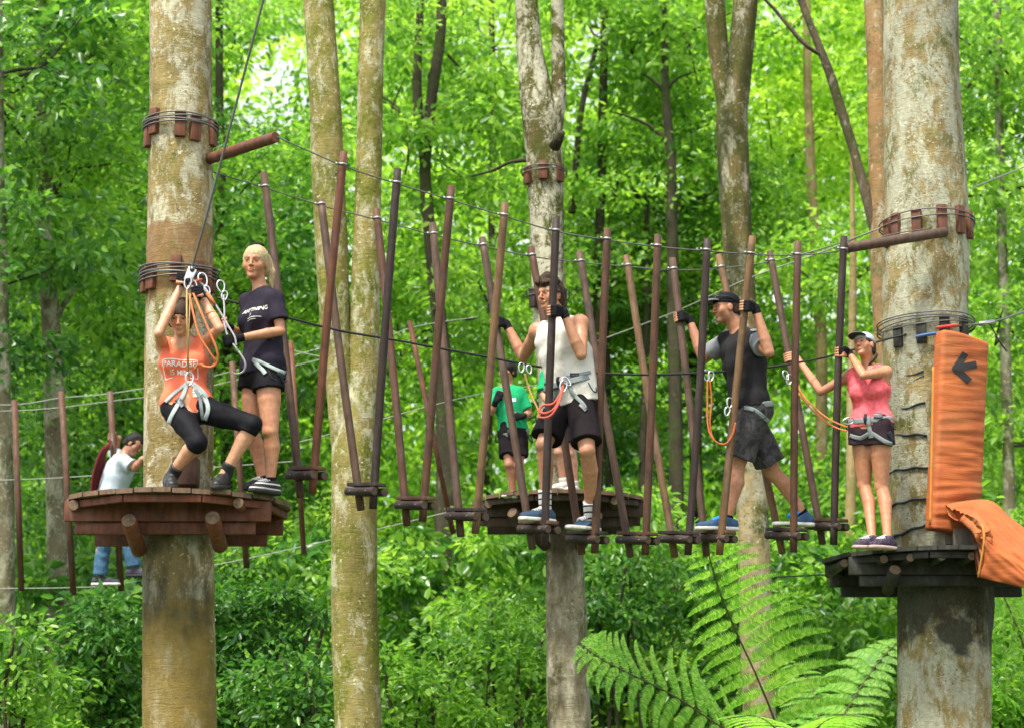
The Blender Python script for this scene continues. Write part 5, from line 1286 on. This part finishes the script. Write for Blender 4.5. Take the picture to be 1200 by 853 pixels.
def strap_on(P, names, pxs, w, m, lift=.006, name='strap'):
    """webbing laid over the clothes along a photo-traced line: each point is dropped on the cloth it crosses"""
    V = []; F = []
    def walk(o, off):
        for c in o.children:
            if c.type == 'MESH':
                org = Vector(c['_o'])
                if c.name.split('.')[0] in names:
                    b0 = len(V); V.extend([v.co+org for v in c.data.vertices]); F.extend([tuple(i+b0 for i in p.vertices) for p in c.data.polygons])
            walk(c, off)
    walk(P.o, None); bv = BVHTree.FromPolygons(V, F); E = Vector((0, 0, EYE)); pts = bez([(x, y, 0) for x, y in pxs], 7); rows = []; last = None
    n_ = len(pts)
    for i, p in enumerate(pts):
        t = pts[min(i+1, n_-1)]-pts[max(i-1, 0)]; L = math.hypot(t.x, t.y) or 1; nx, ny = -t.y/L*w/2, t.x/L*w/2; row = []
        for s_ in (1, .33, -.33, -1):
            h = bv.ray_cast(E, ray(p.x+nx*s_, p.y+ny*s_).normalized()); 
            row.append((h[0]-ray(p.x, p.y).normalized()*lift) if h[0] else None)
        good = [q for q in row if q is not None]
        if not good: continue
        row = [q if q is not None else at(p.x+nx*s_, p.y+ny*s_, good[0].y) for q, s_ in zip(row, (1, .33, -.33, -1))]
        rows.append(row)
    if len(rows) < 2: return
    B = MB(); B.grid(rows); o = B.build(name, m, P.o); md = o.modifiers.new('thickness', 'SOLIDIFY'); md.thickness = .004; return o
# --- woman in coral tank, hanging in her harness
zd1 = c1.z
P = Person('woman in a coral tank top and black leggings, half seated, gripping the zip line', 13.45,
    dict(head=(212, 373, -.07), neck=(214, 401, .0), shA=(190.5, 404, .03), shB=(240, 402, .03), elA=('shA', 186, 391, .27, -1), elB=('shB', 257, 385, .27, -1),
         hipA=(205, 478, .03), hipB=(233, 479, .03), knA=('hipA', 232, 518, .41, -1), anA=(199, 558, -.02), knB=('hipB', 296, 497, .42, -1), anB=(261, 558, -.05), toA=(203, 577, -.22), toB=(250, 577, -.25)),
    (.10, -1, 0), (-.02, -.94, -.34), (0, -.34, .94), female=True, sc=.97, skin=(.56, .30, .175), head_sc=1.03)
GA = at(216, 328, 13.30); GB = at(230, 343, 13.27)
P.hands['A'] = grip(GA, (.12, 0, 1), (1, -.3, 0), (0, -1, 0), R=.018, sc=.92); P.hands['B'] = grip(GB, (-.1, 0, 1), (-1, -.3, 0), (0, -1, 0), R=.018, sc=.92)
P.body(features=dict(brow=(.06, .03, .015)))
o = P.tank(C_or, hem=-.07, loose=.006, arm=.066, neck=.082, vneck=.02)
u_ = P.uS
project_text(P, o, [('text', 'PARADISE', 0, .012, .052), ('text', 'IS MINE', .01, -.040, .046), ('line', -.125, .062, .12, .056, .006), ('line', .12, .056, .118, -.06, .006), ('line', -.125, .062, -.105, -.065, .006), ('line', -.105, -.065, -.05, -.058, .006), ('line', .06, -.058, .118, -.06, .006)],
    INK_W, Vector(P.j['neck'])+Vector((0, 0, -.20)), (1, .05, -.03), (0, 0, 1), (0, 1, 0))
project_text(P, o, [('line', -.018, .02, .020, .022, .02), ('line', -.020, 0, .022, .0, .010), ('line', -.014, -.022, .018, -.02, .022)], INK_W, at(227, 457, 13.3), (1, 0, 0), (0, 0, 1), (0, 1, 0))
lg = P.leggings(C_blk, below=.16)
for q in 'AB': P.shoe(q, S_blk, S_sole, boot=.085, laces=None, L=.25, up=(0, -.15, 1))
for q in 'AB': P.glove(q, full=True)
def hx(F): 
    F.cap(P.hp(0, -.06, .07), P.hp(0, -.09, .09), .055, .04, .02); F.ell(P.hp(.06, .0, .0), (.03, .045, .06), None, .02); F.ell(P.hp(-.06, .0, .0), (.03, .045, .06), None, .02)
hair(P, H_brown, extra=hx, hl=-.024, off=.016)
ALLC = ('tank_top', 't_shirt', 'shorts', 'leggings', 'body')
B_ = M['strap']; M['strap_pale'] = cloth('pale_grey_webbing', (.36, .42, .41), bscale=300, bump=.3, rough=.7)
strap_on(P, ALLC, [(194, 471), (203, 462), (214, 453), (222, 448), (230, 452), (238, 459), (243, 466)], 3.6, M['strap_pale'])
strap_on(P, ALLC, [(219, 450), (216, 460), (211, 470), (205, 480), (200, 490), (197, 500)], 4.6, M['strap_pale'])
strap_on(P, ALLC, [(226, 450), (233, 458), (241, 468), (244, 480), (240, 492)], 5, M['strap_pale'])
strap_on(P, ALLC, [(229, 456), (234, 466), (236, 478), (238, 492)], 4, M['strap'])
strap_on(P, ALLC, [(207, 467), (211, 471), (215, 476)], 7, M['dark_steel'], name='buckle'); strap_on(P, ALLC, [(236, 462), (240, 468), (243, 473)], 6, M['dark_steel'], name='buckle')
# broad pale straps down the thighs, as in the photo
P1 = P
B = MB(); B.tube([P.hands['B']['wrist']*.45+P.j['elB']*.55+vv((dx, -.0, dz)) for dx, dz in ((-.001, .004), (.001, -.004))], .037, 16); B.build('wrist_band', simple('orange_band', (.8, .25, .06), .6), P.o)

# --- blonde woman standing
Y2 = 13.62
P = Person('blonde woman in a charcoal t-shirt and black shorts standing on the left platform', Y2,
    dict(head=(299, 309, .0), neck=(307, 339, .03), shA=(291, 353, .15), shB=(322, 350, -.09), elA=(294, 398, .20), elB=(329, 388, -.13),
         hipA=(299, 437, .10), hipB=(314, 437, -.05), knA=(294, 504, .07), anA=(308, 563, .10), knB=(317, 506, -.09), anB=(317, 565, -.05), toA=(292, 570, -.02), toB=(298, 577, -.16)),
    (-.78, -.62, 0), (-.16, -.98, -.04), (.04, -.05, 1), female=True, sc=.98, skin=(.50, .24, .13), head_sc=1.07)
G2B = at(268, 400, 13.42); G2A = at(263, 380, 13.55)
P.hands['B'] = grip(G2B, (-.25, 0, 1), (-.2, 1, 0), (-1, 0, 0), R=.012, sc=.92); P.hands['A'] = grip(G2A, (-.25, 0, 1), (.7, -.5, 0), (-.4, -1, 0), R=.012, sc=.92)
P.body(features=dict(brow=(.16, .09, .045)))
o = P.tee(C_tee, hem=-.02, loose=.025, sleeve=.68, sl_r=.03)
project_text(P, o, [('text', 'ANYTHING', 0, .0, .040), ('line', -.05, -.045, .07, -.05, .004), ('line', -.05, -.06, .05, -.064, .003), ('text', 's', -.01, -.03, .04)], INK_W, at(291, 364, 13.5), (.62, -.78, .06), (0, 0, 1), (.78, .62, 0))
P.shorts(C_blk, frac=.30, flare=.014, off=.016, wr=(.002, 30, 5))
P.sock('A', C_blk, .03, .004, 'ankle_sock'); P.sock('B', C_blk, .035, .004, 'ankle_sock')
Z_sneak = striped('black_white_stripe_canvas', (.02, .02, .022), (.6, .58, .55), 30, .3)
for q in 'AB': P.shoe(q, Z_sneak if q == 'B' else S_blk, S_sole, L=.25, laces=S_whitelace)
P.glove('B', full=True); P.glove('A')
def hx(F):
    F.ell(P.hp(.0, -.05, .112), (.04, .035, .03), None, .02); a = P.hp(-.05, -.08, .05)
    F.cap(a, P.hp(-.085, -.09, -.04), .034, .030, .02); F.cap(P.hp(-.085, -.09, -.04), P.hp(-.10, -.08, -.16), .030, .008, .01)
hair(P, H_blonde, extra=hx, off=.010, hl=-.009, wr=(.0035, 90, 3, (1, 1, .35)))
def fb(F): F.ell(P.hp(0, -.02, .128), vv((.055, .02, .018)), P.HR, .01); F.ell(P.hp(.005, -.035, .135), vv((.035, .022, .018)), P.HR, .01)
P.garment('hair_tie', C_blk, fb, P.hp(0, -.035, .118)-.08, P.hp(0, -.035, .118)+.08, .005)
P.harness(M['strap_dark'], waist=.02, loops=False, gear=True, off=.022)
strap_on(P, ALLC, [(296, 421), (305, 424), (315, 429), (326, 434), (334, 437)], 4, M['strap_pale']); strap_on(P, ALLC, [(297, 421), (302, 428), (308, 434), (311, 438)], 5, M['strap_pale']); strap_on(P, ALLC, [(326, 436), (331, 441), (334, 448)], 6, M['strap_dark'])
P2 = P

# --- man in white tank
P = Person('dark-haired young man in a loose white tank top stepping along the bridge', 14.65,
    dict(head=(645, 347, .0), neck=(657, 378, .04), shA=(630, 388, .12), shB=(680, 379, -.10), elA=('shA', 613, 419, .29, 1), elB=('shB', 681, 416, .29, -1),
         hipA=(661, 468, .08), hipB=(681, 468, -.05), anA=(639, 598, .02), anB=(692, 608, .14), knA=('hipA', 637, 521, .42, -1), knB=('hipB', 688, 527, .42, -1), toA=(614, 609, -.10), toB=(672, 619, .03)),
    (-.50, -.86, 0), (-.72, -.68, -.02), (.05, 0, 1), sc=1.02, skin=(.46, .23, .13), head_sc=1.0)
G5 = clipat(FPOLE[4], 366); G5b = clipat(BPOLE[4], 384)
P.hands['B'] = grip(G5, FPOLE[4][0]-FPOLE[4][1], (-.8, .6, 0), (-.6, -.8, 0)); P.hands['A'] = grip(G5b, BPOLE[4][0]-BPOLE[4][1], (-.8, .55, 0), (-.5, -.85, 0))
P.body(features=dict(brow=(.02, .012, .008), nose=1.25, jaw=1.05, beard=.25))
def drp(F):
    j = P.j; C = (j['shA']+j['shB'])/2; Hh = (j['hipA']+j['hipB'])/2
    F.cap(j['shB']-P.up*.22-P.uS*.01-P.fwd*.02, j['hipB']+P.uH*.035+P.up*.10-P.fwd*.02, .045, .085, .06)
    F.cap(j['hipB']+P.uH*.035+P.up*.10-P.fwd*.02, j['hipB']+P.uH*.03-P.up*.02-P.fwd*.02, .085, .10, .05)
o = P.tank(C_white, hem=-.05, loose=.035, arm=.085, neck=.072, wr=(.010, 20, 11, (1, 1, .5)), drape=drp)
P.shorts(C_sh, frac=.86, flare=.034, off=.016, wr=(.008, 24, 6, (1, 1, .4)))
SK = striped('white_sock_dark_bands', (.70, .69, .68), (.03, .03, .05), 24, .28)
for q in 'AB': P.sock(q, SK, .15); P.shoe(q, S_navy, S_white, L=.29, laces=S_whitelace, w=1.05); P.glove(q)
def hx(F):
    for (x, y, z, r) in ((.0, .075, .105, .035), (-.045, .06, .095, .032), (.045, .06, .10, .034), (.0, .02, .13, .05), (-.06, .01, .10, .035), (.07, -.01, .09, .04), (.070, -.02, .03, .022), (-.072, .0, .03, .016), (.03, .10, .085, .02), (-.03, .095, .08, .018)): F.ell(P.hp(x, y, z), (r*.9,)*3, None, .02)
hair(P, H_brown, extra=hx, off=.016, wr=(.010, 60, 3, (1, 1, .5)))
P.harness(M['strap'], waist=.12, loops=False, off=.058)
strap_on(P, ALLC, [(666, 440), (667, 450), (670, 459), (676, 466), (682, 472), (686, 478)], 4.5, M['strap']); strap_on(P, ALLC, [(657, 452), (663, 446), (672, 441), (683, 438), (692, 436)], 4, M['strap'])
strap_on(P, ALLC, [(668, 441), (674, 441), (679, 441)], 8, M['strap_dark'], name='pad'); strap_on(P, ALLC, [(679, 474), (683, 477), (687, 481)], 5, M['dark_steel'], name='buckle')
strap_on(P, ALLC, [(653, 455), (650, 464), (644, 472), (636, 478)], 3.5, M['strap'])
P3 = P

# --- man in cap
Y4 = 15.2
P = Person('man in a dark cap, grey-sleeved black t-shirt and camouflage shorts on the bridge', Y4,
    dict(head=(851, 362, .0), neck=(868, 389, .02), shA=(853, 398, .15), shB=(884, 397, -.13), elA=('shA', 824, 421, .29, 1), elB=('shB', 901, 413, .22, -1),
         hipA=(875, 480, .10), hipB=(884, 480, -.06), anB=(852, 608, .02), anA=(941, 603, .27), knB=('hipB', 864, 546, .42, -1), knA=(906, 553, .22), toB=(820, 620, -.02), toA=(910, 617, .22)),
    (-.96, -.28, -.0), (-.98, -.20, -.05), (-.1, 0, 1), sc=1.03, skin=(.44, .215, .12), head_sc=1.0)
G9 = clipat(FPOLE[8], 360); G9b = clipat(BPOLE[8], 376)
P.hands['B'] = grip(G9, FPOLE[8][0]-FPOLE[8][1], (-.8, .6, 0), (-.6, -.8, 0)); P.hands['A'] = grip(G9b, BPOLE[8][0]-BPOLE[8][1], (-.8, .6, 0), (-.6, -.8, 0))
P.body(features=dict(brow=(.07, .04, .02), nose=1.35, beard=.35))
o = P.tee(C_dk, hem=-.0, loose=.030, sleeve=.62, sl_r=.032, sleeve_mat=C_gry, wr=(.008, 24, 2, (1, 1, .6)))
P.shorts(C_camo, frac=.86, flare=.035, off=.018, wr=(.008, 24, 7, (1, 1, .5)))
for q in 'AB': P.sock(q, C_blk, .03, .004, 'ankle_sock'); P.shoe(q, simple('navy_blue_mesh', (.02, .07, .16), .7), S_white, L=.30, laces=S_bluelace, w=1.06, lr=.011); P.glove(q)
hair(P, H_brown, off=.008, low=-.05)
def cap_(P, m, m2, sun=True):
    hs = P.hs; R = P.HR
    def fn(F):
        F.ell(P.hp(0, -.008, .040), vv((.088, .106, .088))*hs, R, .01); F.plane(P.hp(0, 0, .030), -(R[2]+R[1]*-.10), .004); F.ell(P.hp(0, -.008, .127), vv((.008, .008, .006))*hs, R, .003)
    o = P.garment('cap', m, fn, P.j['head']-.2, P.j['head']+.22, .005)
    def fv(F):
        F.ell(P.hp(0, .105, .046), vv((.078, .085, .030))*hs, R, .0); 
        F.F = np.maximum(F.F, -(F.F+.006)) 
        F.plane(P.hp(0, .06, .045), -(R[2]), .002); F.plane(P.hp(0, .070, .05), -R[1], .004)
    P.garment('visor', m2, fv, P.j['head']-.1*hs+P.HR[1]*.05-.06, P.j['head']+P.HR[1]*.1+.16, .0042, parent=o)
    return o
co = cap_(P, C_blk, simple('cap_visor_grey', (.06, .06, .07), .5))
B = MB()
for sg in (-1, 1):
    B.tube(bez([P.hp(sg*.004, .102, .078), P.hp(sg*.035, .098, .088), P.hp(sg*.066, .078, .080), P.hp(sg*.055, .088, .064), P.hp(sg*.02, .104, .064), P.hp(sg*.004, .104, .076)]), .0035, 6, caps=False)
    B.tube([P.hp(sg*.03, .093, .076), P.hp(sg*.032, .099, .077)], .021, 12, flat=.7); B.tube(bez([P.hp(sg*.070, .075, .080), P.hp(sg*.090, .01, .070), P.hp(sg*.082, -.05, .05)]), .004, 6)
B.build('sunglasses', simple('black_plastic', (.01, .01, .012), .12), co)
P.harness(M['strap'], waist=-.0, loops=False, off=.03)
strap_on(P, ALLC, [(872, 478), (880, 479), (888, 483), (895, 489), (901, 494)], 5, M['strap'])
P4 = P

# --- woman in pink
P = Person('woman in a pink tank top and pale cap standing on the right platform', 15.28,
    dict(head=(1013, 405.5, -.02), neck=(1018, 431, .03), shA=(997, 440, .09), shB=(1038, 436, -.07), elA=('shA', 962, 459, .26, 1), elB=('shB', 1012, 440, .26, -1),
         hipA=(1010, 500, .06), hipB=(1031, 500, -.03), anA=(1022, 631, -.06), anB=(1040, 631, -.10), knA=('hipA', 1013, 569, .42, -1), knB=('hipB', 1033, 570, .42, -1), toA=(1002, 640, -.14), toB=(1020, 640, -.2)),
    (-.45, -.88, .0), (-.68, -.70, .22), (.0, .2, 1), female=True, sc=.95, skin=(.49, .23, .125), head_sc=.93)
G11 = clipat(FPOLE[10], 414); G11b = clipat(BPOLE[10], 424)
P.hands['B'] = grip(G11, FPOLE[10][0]-FPOLE[10][1], (-.8, .6, 0), (-.6, -.8, 0), sc=.95); P.hands['A'] = grip(G11b, BPOLE[10][0]-BPOLE[10][1], (-.8, .5, 0), (-.5, -.85, 0), sc=.95)
P.body(features=dict(brow=(.06, .035, .02)))
P.tank(C_pink, hem=-.01, loose=.008, arm=.060, neck=.078, wr=(.006, 34, 12, (.5, .5, 1.6)))
P.shorts(cloth('plum_black_fabric', (.035, .022, .028)), frac=.30, flare=.02, off=.012, wr=(.004, 30, 8))
for q in 'AB': P.shoe(q, cloth('dark_purple_mesh', (.06, .045, .07), scale=60, var=.8), simple('pale_pink_sole', (.45, .33, .30), .7), L=.25, laces=S_whitelace)
P.glove('B'); hair(P, H_brown, off=.008, low=-.06)
cap_(P, simple('pale_cap_cloth', (.36, .40, .44), .8, 0, .2), simple('dark_visor', (.03, .03, .035), .6))
B = MB(); B.tube(bez([P.hp(-.04, -.09, -.03), P.hp(-.07, -.05, -.12), Vector(P.j['shA'])+Vector((.02, -.05, -.05)), Vector(P.j['shA'])+Vector((-.01, -.08, -.13))]), [.012]*8+[.010]*8+[.007]*8+[.003], 8); B.build('braid', H_brown, P.o)
P.harness(M['strap'], waist=.05, loops=False, off=.018)
strap_on(P, ALLC, [(1018, 488), (1018, 497), (1020, 507), (1021, 513)], 5, M['strap']); strap_on(P, ALLC, [(1021, 507), (1029, 512), (1037, 517), (1046, 521)], 5, M['strap']); strap_on(P, ALLC, [(1018, 508), (1009, 513), (1002, 512), (996, 510)], 5, M['strap']); strap_on(P, ALLC, [(1024, 487), (1029, 487), (1034, 487)], 6, M['dark_steel'], name='buckle'); strap_on(P, ALLC, [(1041, 506), (1046, 514), (1047, 522)], 5, M['strap_dark'])
P5 = P

# --- two boys in green on the far platform
P = Person('boy in a green t-shirt and black shorts seen between the poles on the far platform', 17.5,
    dict(head=(594, 436, .0), neck=(594, 452, .01), shA=(581, 461, .03), shB=(608, 461, -.03), elA=(576, 483, -.06), elB=(620, 484, -.04),
         hipA=(595, 509, .02), hipB=(608, 509, -.02), knA=(597, 544, -.05), knB=(608, 545, -.05), anA=(601, 576, .0), anB=(611, 577, .0), toA=(592, 584, -.1), toB=(604, 584, -.1)),
    (-.35, -.93, 0), (-.55, -.83, 0), sc=.74, skin=(.42, .20, .12), head_sc=1.08, res=.009)
P.hands['A'] = free_hand(at(581, 470, 17.38), (.5, .1, 1), (0, 1, 0), .8, .7); P.hands['B'] = free_hand(at(612, 488, 17.35), (-1, -.1, -.05), (0, 1, 0), .8, .7)
P.body(features=dict(brow=(.015, .01, .008)))
g6 = P.tee(C_grn, hem=-.10, loose=.008, sleeve=.8, sl_r=.028, neck=.085)
project_text(P, g6, [('line', -.022, 0, .022, 0, .035)], simple('pale_badge', (.5, .65, .75), .7), at(602, 466, 17.3), (1, 0, 0), (0, 0, 1), (0, 1, 0))
P.shorts(C_sh, frac=.72, flare=.03, off=.016)
for q in 'AB': P.shoe(q, S_blk, S_white, L=.27); P.glove(q, off=.004)
hair(P, H_black, off=.016, low=-.05); P.harness(M['strap'], waist=.0, loops=False)
P = Person('second boy in green almost hidden behind the man in white on the far platform', 17.75,
    dict(head=(660, 418, .0), neck=(658, 432, .01), shA=(640, 440, .03), shB=(672, 441, -.03), elA=(637, 463, -.02), elB=(680, 465, -.04), wrA=(650, 478, -.15), wrB=(668, 480, -.15),
         hipA=(650, 492, .02), hipB=(665, 492, -.02), knA=(655, 530, -.05), knB=(669, 531, -.05), anA=(660, 566, .0), anB=(673, 570, .0), toA=(652, 574, -.1), toB=(666, 576, -.1)),
    (-.5, -.85, 0), (-.7, -.7, 0), sc=.80, skin=(.50, .27, .18), head_sc=1.02, res=.009)
P.hands['A'] = free_hand(at(648, 478, 17.6), (1, -.2, .1), (0, 1, 0), .85, .6); P.hands['B'] = free_hand(at(670, 480, 17.6), (-1, -.2, .1), (0, 1, 0), .85, .6)
P.body(); P.tee(C_grn, hem=-.08, loose=.01, sleeve=.8, sl_r=.03, neck=.085); P.shorts(C_sh, frac=.72, flare=.03, off=.016)
for q in 'AB': P.sock(q, S_white, .05, .005, 'ankle_sock'); P.shoe(q, S_white, S_white, L=.27)
hair(P, H_black, off=.014, low=-.05)

# --- far man in blue
P = Person('far man in a pale blue t-shirt and jeans crossing the left bridge, head bowed', 20.35,
    dict(head=(157, 521, .0), neck=(145, 533, .0), shA=(139, 541, .17), shB=(145, 541, -.17), elA=(134, 527, .25), elB=(158, 548, -.22),
         hipA=(126, 588, .08), hipB=(130, 588, -.08), knA=(122, 633, .06), knB=(151, 630, -.08), anA=(117, 676, .08), anB=(157, 666, -.06), toA=(137, 684, .06), toB=(174, 674, -.08)),
    (.95, -.25, -.1), (.88, -.3, -.55), (.5, 0, .85), sc=.98, skin=(.36, .17, .10), head_sc=.98, res=.010)
P.hands['A'] = grip(at(131.5, 512, 20.52), (0, 0, 1), (0, -1, 0), (-.6, 0, 0), R=.03, sc=.95); P.hands['B'] = free_hand(at(166, 538, 20.1), (1, 0, .5), (0, 1, 0), .95, .6)
P.body(features=dict(brow=(.015, .01, .008))); P.tee(C_lb, hem=-.06, loose=.035, sleeve=.75, sl_r=.035); P.trousers(C_jean)
for q in 'AB': P.shoe(q, simple('dark_canvas', (.03, .03, .05), .8), S_white if q == 'A' else S_sole, L=.28)
hair(P, H_black, off=.014, low=-.045); P.harness(M['strap_dark'], waist=.02, loops=False)
P8 = P
B = MB()
mr = cloth('maroon_rope', (.10, .016, .018), bump=.5)
for k in range(5):
    B.tube(bez([at(130-k*1., 517+k, 20.45), at(124-k*1.6, 530, 20.35-.03*k), at(119-k*2.2, 552, 20.3-.03*k), at(114-k*1.7, 572, 20.3-.03*k), at(112-k*1.1, 588, 20.3-.03*k)], 5), .013, 8)
tag(B.build('rope_bundle', mr), 'dark red bundle of rope slung down the back of the far man in blue', 'rope')

# ---------------------------------------------------------------- lanyards, carabiners and trolleys
R_or = simple('orange_lanyard_rope', (.50, .13, .035), .7, 0, .2, 120, .4, 400); R_tan = simple('olive_tan_rope', (.34, .22, .07), .7, 0, .3, 120, .4, 400); R_grey = simple('grey_lanyard_webbing', (.33, .32, .34), .7, 0, .2, 120, .4, 400); R_red = simple('red_lanyard_rope', (.45, .07, .04), .7, 0, .2, 120, .4, 400)
def lan(label, ropes, cars, mat_, r=.007, name='lanyard', cat='lanyard', flat=1.):
    pts0 = ropes[0][0]; p0 = at(*pts0[-1]); root = empty(name, p0, label, cat)
    for (pts, rr) in ropes:
        B = MB(); B.tube(bez([at(*p) for p in pts], 8), (rr or r)*.82, 8, flat=flat); B.build('rope', mat_, root)
    for (px, py, Y, ux, uz, L) in cars:
        B = MB(); carabiner(B, at(px, py, Y), (ux, .1, uz), (uz, .3, -ux), L, L*.55, .0062); B.build('carabiner', M['steel'], root)
    return root
lan('two orange rope loops hanging beside the arm of the seated woman', [([(222, 345, 13.26), (226, 365, 13.15), (233, 392, 13.1), (245, 412, 13.1), (252, 424, 13.12), (245, 431, 13.15), (234, 427, 13.18), (228, 433, 13.2)], .0095),
     ([(226, 343, 13.26), (234, 362, 13.1), (245, 388, 13.05), (254, 410, 13.05), (255, 424, 13.08), (248, 430, 13.12), (238, 429, 13.16)], .0095)], [(223, 341, 13.27, .1, 1, .075), (227, 334, 13.27, -.5, 1, .07)], R_or)
lan('olive tan rope running straight down from the zip trolley to the seated woman\'s harness', [([(219, 340, 13.24), (219, 370, 13.08), (220, 400, 13.1), (220, 430, 13.22), (222, 446, 13.26)], .0075), ([(223, 345, 13.24), (221.5, 380, 13.08), (220.5, 412, 13.12), (221, 436, 13.22)], .006)], [(222, 444, 13.22, 0, 1, .09)], R_tan)
root = empty('zip_trolley', at(223, 325, 13.27), 'steel zip line trolley between the raised gloves of the seated woman', 'trolley')
B = MB(); B.box(at(223, 322, 13.27), (.09, .012, .06), [Vector((.35, 0, .94)), Vector((0, 1, 0)), Vector((-.94, 0, .35))], .2); B.build('side_plate', M['steel'], root)
for dx in (-1, 1):
    B = MB(); c = at(223+dx*2.5, 322-dx*6, 13.27); B.tube([c-Vector((0, .02, 0)), c+Vector((0, .02, 0))], .018, 14); B.build('pulley_wheel', M['dark_steel'], root)
B = MB(); carabiner(B, at(220, 332, 13.25), (.1, 0, 1), (1, 0, 0), .08, .045, .006); B.build('carabiner', M['steel'], root)
lan('grey rope lanyard with orange stitched ends held by the blonde woman', [([(237, 333, 13.5), (247, 348, 13.45), (258, 366, 13.42), (268, 383, 13.38), (275, 395, 13.36), (277, 405, 13.36)], .0085), ([(262, 346, 13.6), (263, 365, 13.56), (263, 380, 13.52), (268, 396, 13.42), (277, 408, 13.38), (287, 424, 13.38), (286, 434, 13.4), (279, 438, 13.42), (272, 437, 13.44)], .0085)], [(238, 328, 13.5, -.4, 1, .10), (243, 340, 13.48, -.5, 1, .06), (259, 336, 13.6, -.2, 1, .09), (263, 347, 13.6, .1, 1, .07)], R_grey)
B = MB(); B.tube([at(243, 344, 13.46), at(252, 357, 13.43)], .0115, 8); tag(B.build('rope_sleeve', R_or), 'orange stitched rope sleeve on the grey lanyard held by the blonde woman', 'rope sleeve')
B = MB(); B.tube([at(226, 331, 13.4), at(236, 328, 13.48)], .010, 8); tag(B.build('rope_sleeve', R_red), 'short red rope sleeve level beside the zip trolley and the raised gloves', 'rope sleeve')

lan('red rope lanyard bunched at the front of the man in white', [([(659, 449, 14.35), (656, 465, 14.3), (650, 478, 14.28), (640, 484, 14.3), (632, 482, 14.32), (636, 475, 14.33), (648, 473, 14.3), (657, 462, 14.3)], .011), ([(660, 452, 14.34), (655, 472, 14.27), (645, 487, 14.27), (633, 489, 14.3), (631, 484, 14.32)], .010)], [(660, 453, 14.33, .2, 1, .09), (664, 447, 14.35, -.6, .7, .08)], R_red)
lan('clips hooked on the black safety cable by the elbow of the man in white', [([(615, 438, 14.62), (619, 452, 14.62), (625, 468, 14.58), (633, 484, 14.5)], .010)], [(611, 431, 14.62, .1, 1, .075), (620, 433, 14.62, -.1, 1, .07)], R_tan, cat='clip', name='cable_clip')
lan('orange rope loop hanging from the black cable in front of the man in the cap', [([(829, 446, 15.12), (829, 470, 15.12), (829, 492, 15.1), (832, 508, 15.08), (840, 518, 15.05), (850, 520, 15.0), (858, 510, 14.97), (862, 495, 14.95)], .009), ([(832, 446, 15.12), (834, 470, 15.13), (832, 495, 15.12), (835, 512, 15.1), (843, 520, 15.05), (853, 521, 15.0)], .008)], [(828, 440, 15.13, 0, 1, .09), (833, 441, 15.13, .2, 1, .08), (855, 472, 14.97, .1, 1, .08), (852, 482, 14.95, .3, 1, .07)], R_or)
lan('pair of orange ropes sagging to the waist of the woman in pink', [([(935, 450, 15.6), (940, 462, 15.5), (955, 478, 15.35), (970, 490, 15.2), (984, 497, 15.12), (993, 500, 15.08)], .0075), ([(935, 460, 15.6), (948, 476, 15.45), (965, 492, 15.28), (980, 501, 15.15), (992, 505, 15.08)], .0085)], [(925, 445, 15.75, .3, 1, .09), (994, 493, 15.1, .9, .2, .09), (921, 440, 15.78, -.3, 1, .08)], R_or)
for o in bpy.data.objects:
    if '_o' in o.keys(): del o['_o']
